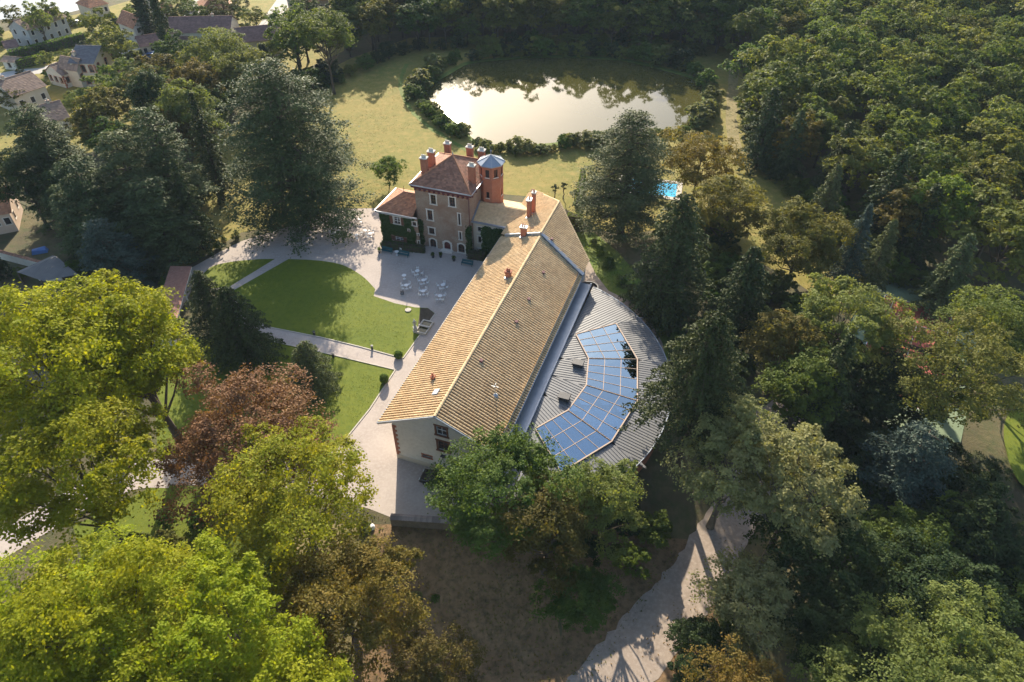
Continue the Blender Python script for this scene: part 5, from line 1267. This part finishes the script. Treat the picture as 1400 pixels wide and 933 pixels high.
scatter('shrub', BUSH[1:4], [gat(*p) for p in [(200, 700), (330, 690), (420, 730), (440, 860), (300, 900), (150, 860)]], 5.5, (1.8, 3.4), 'shrub under the maples and copper beech', 'shrub', 'shrubs under the maples', 9, 3)

def row(name, mesh_ids, px, n, hs, label, group, seed, fn=at, base=3.0, w=(1, 1.35), cat='shrub', jit=.6):
    P = smooth_poly(px, False, 8, fn); L = [0]
    for a, b in zip(P, P[1:]): L.append(L[-1] + (b - a).length)
    rnd = random.Random(seed)
    for k in range(n):
        d = L[-1] * (k + .5) / n; i = max(j for j in range(len(L)) if L[j] <= d); i = min(i, len(P) - 2)
        p = P[i].lerp(P[i + 1], (d - L[i]) / max(L[i + 1] - L[i], .01)); h = rnd.uniform(*hs); q = h / base * rnd.uniform(*w)
        me = BUSH[rnd.choice(mesh_ids)]; plant(name, me, (p.x + rnd.uniform(-jit, jit), p.y + rnd.uniform(-jit, jit), zfun(p.x, p.y)), look(me) + label, cat, group, rnd.uniform(0, 6.28), (q, q, h / base))
row('bank_shrub', (0, 1, 0), [(651, 203), (690, 209), (740, 207), (790, 200), (835, 192)], 34, (1.0, 3.2), 'reedy shrub lining the near bank of the pond', 'shrubs on the near pond bank', 11, jit=1.3, w=(.8, 1.6))
row('bank_shrub', (0, 4, 1), [(577, 146), (594, 160), (612, 175), (632, 190)], 18, (1.1, 3.2), 'rounded shrub in the thicket on the west pond bank', 'shrubs on the west pond bank', 12, jit=1.2, w=(.8, 1.5))
row('bank_shrub', (0, 2, 1), [(562, 138), (566, 124), (582, 108), (600, 98), (628, 88)], 14, (1.4, 4.6), 'shrub at the north west corner of the pond', 'shrubs at the north west pond corner', 13, jit=1.8, w=(.8, 1.4))
row('bank_shrub', (2, 1, 3), [(640, 84), (700, 77), (760, 75), (820, 77), (870, 82), (930, 95), (955, 106)], 24, (2.6, 5.5), 'dense shrub on the shaded far bank of the pond', 'shrubs on the far pond bank', 14)
row('bank_shrub', (0, 2, 1), [(968, 118), (972, 140), (962, 162), (950, 180)], 9, (2.4, 4.6), 'shrub on the east bank of the pond', 'shrubs on the east pond bank', 15)
row('bank_shrub', (0, 1, 2), [(845, 190), (890, 186), (940, 183)], 10, (1.4, 2.4), 'low shrub on the pond bank behind the bluish cedar', 'shrubs behind the bluish cedar', 16)
row('wood_shrub', (1, 2, 3), [(1028, 150), (1040, 215), (1075, 255), (1130, 300), (1200, 365), (1290, 415), (1400, 440)], 24, (2.5, 5), 'shrub along the meadow edge of the east wood', 'shrubs along the east wood', 17)
row('wood_shrub', (1, 2, 3), [(455, 118), (500, 95), (560, 72), (640, 66), (740, 62), (860, 64), (960, 74)], 22, (2.5, 5), 'shaded shrub at the foot of the dark wood', 'shrubs at the foot of the dark wood', 18)
row('wood_shrub', (1, 2, 3), [(375, 130), (420, 122), (466, 108)], 8, (3, 6), 'shrub at the foot of the umbrella pine', 'shrubs by the umbrella pine', 19)
row('bed_shrub', (4, 1, 0), [(225, 396), (250, 370), (290, 342), (325, 325)], 13, (.9, 1.5), 'small shrub along the outer edge of the curving drive', 'shrubs along the curving drive', 20, w=(.8, 1.1))
row('bank_shrub', (4, 0, 1), [(812, 330), (838, 372), (866, 400), (893, 432), (908, 465)], 14, (.7, 1.5), 'low weedy shrub on the grass beside the curved zinc roof', 'shrubs beside the zinc roof', 21)
row('dry_shrub', (0, 1), [(492, 712), (505, 735), (515, 770), (540, 800), (600, 830)], 9, (.5, 1.1), 'low scrubby plant on the dry bank', 'scrub on the dry bank', 22, fn=gat)
row('drive_shrub', (3, 1), [(935, 935), (965, 885), (1000, 840), (1025, 795)], 9, (.9, 1.8), 'shrub lining the lower drive', 'shrubs along the lower drive', 23, fn=gat)

# hedges
def hedge(px0, px1, w, h, label, seed, fn=at, mat='leaf_hedge', dens=42, size=.22, name='clipped_hedge'):
    a, b = fn(*px0), fn(*px1); d = b - a; root = empty(name, a, math.atan2(d.y, d.x), label, 'hedge')
    leaf_box('foliage', mat, root, 0, d.length, -w / 2, w / 2, 0.05, h, dens, size, seed)
hedge((776, 309), (795, 313), 1.3, 2.6, 'square clipped hedge behind the raised end of the long hall', 1)
hedge((789, 285), (797, 240), 1.0, 1.3, 'bright low hedge curving beside the bluish cedar', 2)
hedge((522, 339), (581, 345.5), .9, 1.3, 'dark clipped hedge under the ivy wing of the mansion', 3, mat='leaf_ivy')
hedge((640, 352), (664, 356), 1.2, 1.4, 'dark hedge at the corner of mansion and long hall', 4, mat='leaf_ivy')
hedge((22, 95), (62, 86), 1.4, 2.2, 'trimmed hedge beside the village schoolyard', 5, dens=20, size=.4)
hedge((18, 84), (118, 58), 2.0, 2.6, 'long thick hedge behind the long grey house', 6, dens=18, size=.45, mat='leaf_green')
hedge((170, 84), (200, 76), 1.4, 1.6, 'low hedge next to the mauve roofed garage', 7, dens=20, size=.4)
hedge((5, 128), (48, 118), 1.6, 1.8, 'leafy hedge between the schoolyard and beige house', 8, dens=18, size=.45)

# village trees
for k, (u_, v_, h, w, kd) in enumerate(((125, 10, 13, .85, 0), (148, 36, 12, .9, 4), (40, 0, 12, .7, 4), (58, -6, 11, .6, 4), (8, 5, 8, .8, 0), (20, 26, 5, 1.2, 2), (60, 70, 5, 1.0, 4), (85, 66, 5.5, 1.0, 0), (140, 84, 10, .6, 2), (92, 128, 5.5, 1.0, 4), (175, 5, 8, .9, 0), (235, 14, 5, .9, 4), (262, 4, 8, 1.2, 2), (345, 8, 8, 1.1, 4), (300, 22, 4, 1.0, 1), (365, 48, 9, .9, 4), (330, 8, 6, 1.1, 2), (240, -8, 9, 1.5, 2), (300, -10, 9, 1.4, 0), (415, -10, 9, 1.2, 0), (215, 42, 4, 1, 4), (6, 120, 6, 1.2, 0), (110, 155, 9, 1.0, 5), (55, 108, 3.5, 1, 4), (470, -5, 14, .8, 4))):
    p = at(u_, v_, h); plant('village_tree', WOOD[kd], (p.x, p.y, 0), look(WOOD[kd]) + 'garden tree among the village houses', 'tree', 'garden trees in the village', k * 1.3, (h / 15 * w * 1.2, h / 15 * w * 1.2, h / 15))
for k, (u_, v_, h, w) in enumerate(((187, -6, 12, 3.0), (208, -4, 15, 1.5), (219, 34, 10, 1.6), (357, 60, 8, 2.2), (310, 20, 4, 1.5))):
    p = at(u_, v_, h); plant('cypress_tree', CYP, (p.x, p.y, 0), 'dark pointed cypress between the village houses', 'tree', 'cypresses in the village', k, (h / 10 * w / 1.8, h / 10 * w / 1.8, h / 10))

# ------------------------------------------------------------------ garden furniture
def bistro_chair():
    r = empty('bistro_chair', (0, 0, 0))
    MB().lathe(0, 0, [(0, .44), (.20, .44), (.20, .47), (0, .47)], 12).build('seat', 'white_paint', r)
    for x, y in ((-.17, -.17), (.17, -.17), (-.17, .17), (.17, .17)): MB().bar((x * 1.1, y * 1.1, 0), (x * .9, y * .9, .44), .035).build('leg', 'white_paint', r)
    b = MB(); b.bar((-.18, .19, .46), (-.17, .25, .9), .035); b.bar((.18, .19, .46), (.17, .25, .9), .035); b.box(-.2, .2, .215, .245, .62, .88); b.build('backrest', 'white_paint', r)
    return r
def bistro_table():
    r = empty('bistro_table', (0, 0, 0))
    MB().lathe(0, 0, [(0, .71), (.36, .71), (.37, .73), (.36, .745), (0, .745)], 20).build('tabletop', 'white_paint', r)
    MB().lathe(0, 0, [(.04, .05), (.03, .71)], 8).build('stem', 'white_paint', r)
    MB().lathe(0, 0, [(0, 0), (.24, 0), (.22, .04), (.04, .06)], 14).build('foot', 'white_paint', r)
    return r
CH0, TB0 = bistro_chair(), bistro_table(); used = set()
def put(proto, p, rz, label, cat, group):
    o = proto if proto.name not in used else copy_tree(proto); used.add(proto.name)
    o.location = p; o.rotation_euler = (0, 0, rz); tag(o, label, cat, group); return o
rnd = random.Random(8)
def setting(u_, v_, n, where, grp):
    c = at(u_, v_, .014); c.z = .016
    put(TB0, c, 0, f'round white bistro table {where}', 'table', grp + ' tables'); a0 = rnd.random() * 6.28
    for k in range(n):
        a = a0 + 6.28 * k / n + rnd.uniform(-.2, .2); d = rnd.uniform(.68, .85)
        put(CH0, c + Vector((math.cos(a) * d, math.sin(a) * d, 0)), a - math.pi / 2, f'small white metal chair {where}', 'chair', grp + ' chairs')
for u_, v_, n in ((571, 375.5, 4), (579.5, 388, 4), (556, 395, 4), (579, 403, 4), (606, 394.5, 4), (602, 409.5, 4)): setting(u_, v_, n, 'in the shaded courtyard', 'shaded courtyard')
setting(553, 381.5, 0, 'standing alone in the shaded courtyard', 'lone courtyard'); setting(543, 349, 1, 'in front of the ivy wing hedge', 'ivy wing')
for u_, v_, n in ((500, 320, 4), (488, 326, 3), (507, 324, 2)): setting(u_, v_, n, 'on the sunlit gravel', 'sunlit court')
setting(493, 304, 0, 'alone on the sunlit gravel', 'sunlit lone')
for u_, v_, n in ((464, 316, 3), (458, 323, 3)): setting(u_, v_, n, 'at the edge of the great cedar shade', 'cedar shade')

def bench(u_, v_, label):
    r = empty('garden_bench', at(u_, v_, 0) + Vector((0, 0, .016)), -BA, label, 'bench')
    for k in range(4): MB().box(-1.0, 1.0, -.32 + k * .13, -.22 + k * .13, .43, .46).build('seat_slat', 'teal_paint', r)
    for k in range(3): MB().hexa([(-1, .2 + k * .02, .55 + k * .14), (1, .2 + k * .02, .55 + k * .14), (1, .23 + k * .02, .55 + k * .14), (-1, .23 + k * .02, .55 + k * .14)], [(-1, .22 + k * .02, .66 + k * .14), (1, .22 + k * .02, .66 + k * .14), (1, .25 + k * .02, .66 + k * .14), (-1, .25 + k * .02, .66 + k * .14)]).build('back_slat', 'teal_paint', r)
    for x in (-.9, .9):
        mb = MB(); mb.box(x - .03, x + .03, -.3, -.24, 0, .64); mb.box(x - .03, x + .03, .18, .24, 0, .96); mb.box(x - .03, x + .03, -.3, .24, .38, .43); mb.box(x - .035, x + .035, -.32, .2, .62, .66); mb.build('end_frame', 'teal_paint', r)
bench(529.5, 345.5, 'teal slatted bench at the outer end of the ivy wing hedge'); bench(552, 350.5, 'teal slatted bench between the ivy wing hedge and the door'); bench(639, 363, 'teal slatted bench beside the long hall eave')

def planter(u_, v_, label):
    r = empty('flower_pot', at(u_, v_, 0) + Vector((0, 0, .016)), 0, label, 'planter', 'pots by the mansion door')
    MB().lathe(0, 0, [(0, 0), (.2, 0), (.28, .5), (.25, .5), (.22, .42), (0, .42)], 12).build('pot', 'dark_metal', r)
    rng = np.random.default_rng(int(u_)); d = unit(rng, 160) * rng.uniform(.1, .38, 160)[:, None] + np.array([0, 0, .75])
    link('foliage', leaf_mesh('foliage', d, unit(rng, 160) + np.array([0, 0, .5]), .18, rng.random(160), 'leaf_green', rng), r)
for u_, v_ in ((592, 352.5), (602.5, 352), (620.5, 357), (519, 346)): planter(u_, v_, 'dark pot with a leafy plant by the mansion wall')

def bollard(u_, v_, label):
    r = empty('path_light', at(u_, v_, 0), 0, label, 'lamp', 'path lights')
    MB().box(-.13, .13, -.13, .13, 0, .55).build('post', 'dark_metal', r); MB().lathe(0, 0, [(.1, .55), (.1, .7)], 10).build('lens', 'white_paint', r); MB().lathe(0, 0, [(0, .76), (.2, .74), (.21, .7), (0, .7)], 12).build('cap', 'dark_metal', r)
bollard(430, 458.5, 'small dark path light on the lawn edge in the cedar shade'); bollard(509, 478, 'small dark path light beside the clipped box ball'); bollard(456, 488.5, 'small dark path light on the lower lawn')

def boxball(u_, v_, h, label, seed):
    r = empty('topiary', at(u_, v_, 0), 0, label, 'shrub'); rng = np.random.default_rng(seed); n = 1500
    d = unit(rng, n); C = d * np.array([.62, .62, h / 2]) * rng.uniform(.9, 1.05, n)[:, None] + np.array([0, 0, h / 2]); q = C[:, 2] > .02
    link('foliage', leaf_mesh('foliage', C[q], d[q] + unit(rng, n)[q] * .6, .14, rng.random(n)[q], 'leaf_hedge', rng), r)
    MB().lathe(0, 0, [(0, 0), (.4, .05), (.52, h * .5), (.35, h * .85), (0, h * .92)], 14).build('stems', 'bark', r)
boxball(545, 489, 1.15, 'round clipped box shrub at the corner of the front lawn', 1); boxball(526, 523, 1.5, 'egg shaped clipped box shrub at the corner of the lower lawn', 2)

def statue():
    r = empty('garden_statue', at(568, 453.5, 0), R(20), 'slim stone statue on a pedestal beside the lawn basin', 'statue')
    p = MB(); p.box(-.32, .32, -.32, .32, 0, .12); p.box(-.25, .25, -.25, .25, .12, .75); p.box(-.3, .3, -.3, .3, .75, .85); p.build('pedestal', 'stone_pale', r)
    # draped standing figure as one surface
    prof = [(0, .85), (.2, .86), (.19, 1.0), (.16, 1.25), (.18, 1.45), (.14, 1.62), (.17, 1.85), (.19, 1.98), (.10, 2.08), (.06, 2.13), (.09, 2.2), (.105, 2.28), (.08, 2.37), (0, 2.41)]
    f = MB(); f.lathe(0, 0, prof, 14); f.tube([(-.18, 0, 1.93), (-.26, .02, 1.7), (-.2, -.14, 1.52)], [.065, .055, .04], 7); f.tube([(.18, 0, 1.93), (.27, 0, 1.68), (.24, -.05, 1.45)], [.065, .055, .04], 7)
    f.build('figure', 'stone_pale', r, smooth=True)
    r = empty('water_basin', at(580.5, 449, 0), -BA, 'small rectangular stone basin in the lawn corner bed', 'basin')
    m = MB(); m.box(-.9, .9, -1.5, -1.3, 0, .35); m.box(-.9, .9, 1.3, 1.5, 0, .35); m.box(-.9, -.7, -1.3, 1.3, 0, .35); m.box(.7, .9, -1.3, 1.3, 0, .35); m.build('rim', 'kerb_stone', r)
    m = MB(); m.box(-.7, .7, -1.3, 1.3, 0, .22); m.build('water', 'pond_water', r)
    m = MB(); m.box(-.9, .9, -.15, .15, .35, .48); m.build('slab', 'kerb_stone', r)
    r = empty('lawn_slab', at(558, 424.5, 0), 0, 'pale round stone disc lying on the front lawn', 'slab')
    MB().lathe(0, 0, [(.5, 0), (.5, .1), (.46, .14), (0, .14)], 18).build('disc', 'kerb_stone', r)
    r = empty('boulder', gat(508, 722), 0, 'white rounded boulder on the dry bank', 'boulder')
    MB().lathe(0, 0, [(.3, -.1), (.42, .1), (.38, .3), (.2, .45), (0, .48)], 9).build('stone', 'line_white', r)
    r = empty('speaker_box', at(550, 402.5, 0), .3, 'little black box standing on the courtyard gravel', 'box')
    MB().box(-.25, .25, -.2, .2, 0, .55).build('body', 'dark_metal', r); MB().box(-.2, .2, -.215, -.2, .06, .5).build('grille', 'car_grey', r)
statue()

# ------------------------------------------------------------------ swimming pool and tennis court
def pool():
    c = at(888, 257, 0); r = empty('swimming_pool', c, R(-14), 'turquoise swimming pool half hidden behind the bluish cedar', 'pool')
    m = MB(); 
    for a, b, c_, d in ((-6.2, 6.2, -3.7, -2.7), (-6.2, 6.2, 2.7, 3.7), (-6.2, -5.2, -2.7, 2.7), (5.2, 6.2, -2.7, 2.7)): m.box(a, b, c_, d, .01, .12)
    m.build('coping', 'kerb_stone', r); m = MB(); m.box(-5.2, 5.2, -2.7, 2.7, .012, .07); m.build('water', 'pool_water', r)
pool()
def court():
    c = at(1243, 478, 0); r = empty('tennis_court', (c.x, c.y, 0), R(-33), 'red tennis court with white lines seen through the trees', 'court')
    MB().box(-8.5, 8.5, -17, 17, .01, .03).build('surround', 'court_green', r); MB().box(-5.5, 5.5, -11.9, 11.9, .03, .036).build('surface', 'court_red', r)
    for a, b, c_, d in ((-5.5, -5.4, -11.9, 11.9), (5.4, 5.5, -11.9, 11.9), (-4.15, -4.05, -11.9, 11.9), (4.05, 4.15, -11.9, 11.9), (-5.4, 5.4, -11.9, -11.78), (-5.4, 5.4, 11.78, 11.9), (-4.05, 4.05, -6.45, -6.35), (-4.05, 4.05, 6.35, 6.45), (-.05, .05, -6.35, 6.35)):
        MB().box(a, b, c_, d, .036, .041).build('court_line', 'line_white', r)
    m = MB(); m.bar((-6.2, 0, 0), (-6.2, 0, 1.07), .08); m.bar((6.2, 0, 0), (6.2, 0, 1.07), .08); m.build('net_posts', 'dark_metal', r); MB().box(-6.15, 6.15, -.01, .01, .15, .95).build('net', 'dark_metal', r)
court()

# ------------------------------------------------------------------ cars
def car(p, rz, paint, label, group=None):
    r = empty('parked_car', p, rz, label, 'car', group)
    prof = [(-2.05, .35), (-2.12, .62), (-2.0, .82), (-1.2, .92), (-.55, 1.36), (.1, 1.46), (1.0, 1.42), (1.75, 1.0), (2.08, .92), (2.12, .5), (2.0, .3)]
    def wd(z): return .88 if z < .95 else .88 - (z - .95) * .42
    m = MB(); n = len(prof)
    L = [(x, -wd(z), z) for x, z in prof]; Rr = [(x, wd(z), z) for x, z in prof]
    m.hexa(L, Rr); b = m.build('body', paint, r)
    bv = b.modifiers.new('bevel', 'BEVEL'); bv.width = .07; bv.segments = 2; bv.limit_method = 'ANGLE'
    def glass(pts): g = MB(); g.face(pts); return g.build('window', 'window_glass', r)
    for s in (-1, 1):
        y = lambda z, e=.012: s * (wd(z) + e)
        glass([(-1.0, y(.97), .98), (-.5, y(1.32), 1.30), (.18, y(1.38), 1.37), (.18, y(.97), .98)]); glass([(.26, y(.97), .98), (.26, y(1.38), 1.37), (.95, y(1.34), 1.33), (1.5, y(.99), 1.0)])
        MB().box(-.75, -.55, s * .9 - .06, s * .9 + .06, .96, 1.08).build('mirror', paint, r)
        for x in (-1.3, 1.3):
            w = MB()
            for k in range(16):
                a, c = 6.2832 * k / 16, 6.2832 * (k + 1) / 16; q = lambda an, rr, yy: (x + rr * math.cos(an), s * yy, .32 + rr * math.sin(an))
                w.face([q(a, .32, .7), q(c, .32, .7), q(c, .32, .9), q(a, .32, .9)]); w.face([q(a, .18, .9), q(a, .32, .9), q(c, .32, .9), q(c, .18, .9)])
            wo = w.build('wheel', 'tyre', r); h = MB(); h.face([(x + .18 * math.cos(6.2832 * k / 12), s * .895, .32 + .18 * math.sin(6.2832 * k / 12)) for k in range(12)]); h.build('rim', 'zinc_pale', wo)
        MB().box(-2.125, -2.0, s * .62 - .16, s * .62 + .16, .62, .76).build('headlight', 'line_white', r); MB().box(2.02, 2.13, s * .66 - .14, s * .66 + .14, .7, .86).build('tail_light', 'maroon_paint', r)
    glass([(-1.17, -.78, .955), (-1.17, .78, .955), (-.6, .68, 1.345), (-.6, -.68, 1.345)]); glass([(1.08, -.66, 1.385), (1.08, .66, 1.385), (1.7, .8, 1.045), (1.7, -.8, 1.045)])
    return r
car(at(596, 660, 0) + Vector((.3, 0, .016)), R(-17), 'car_black', 'black car parked in the shade of the gable wall')
for k, (u_, v_, a, c, lb) in enumerate(((250, 29, 5, 'car_white', 'white car parked on the village lane beside the orange roof'), (229, 29, 70, 'car_white', 'white car beside the small lean annex'), (206, 80, 10, 'car_blue', 'blue car in front of the mauve roofed garage'), (212, 78, 5, 'car_white', 'white car behind the blue one at the garage'), (398, 26, 80, 'car_blue', 'blue car parked at the beige corner house'), (394, 33, 80, 'car_grey', 'grey car parked beside the white road'), (456, 60, 5, 'car_white', 'white car glimpsed behind the umbrella pine'), (104, 35, 20, 'car_white', 'white car parked behind the long grey house'), (113, 158, 10, 'car_white', 'white car beside the olive yellow tree'))):
    car(at(u_, v_, 0) + Vector((0, 0, .016)), R(a), c, lb)

# ------------------------------------------------------------------ the air between here and the far wood
def haze():
    m, nt, bs = nodes('haze'); nt.nodes.remove(bs)
    v = nt.nodes.new('ShaderNodeVolumePrincipled'); v.inputs['Density'].default_value = .00009; v.inputs['Color'].default_value = (.62, .80, 1, 1); v.inputs['Anisotropy'].default_value = 0.0
    nt.links.new(v.outputs[0], nt.nodes['Material Output'].inputs['Volume'])
    tag(MB().box(-700, 700, -300, 900, -6, 75).build('haze', 'haze'), kind='stuff')
haze()
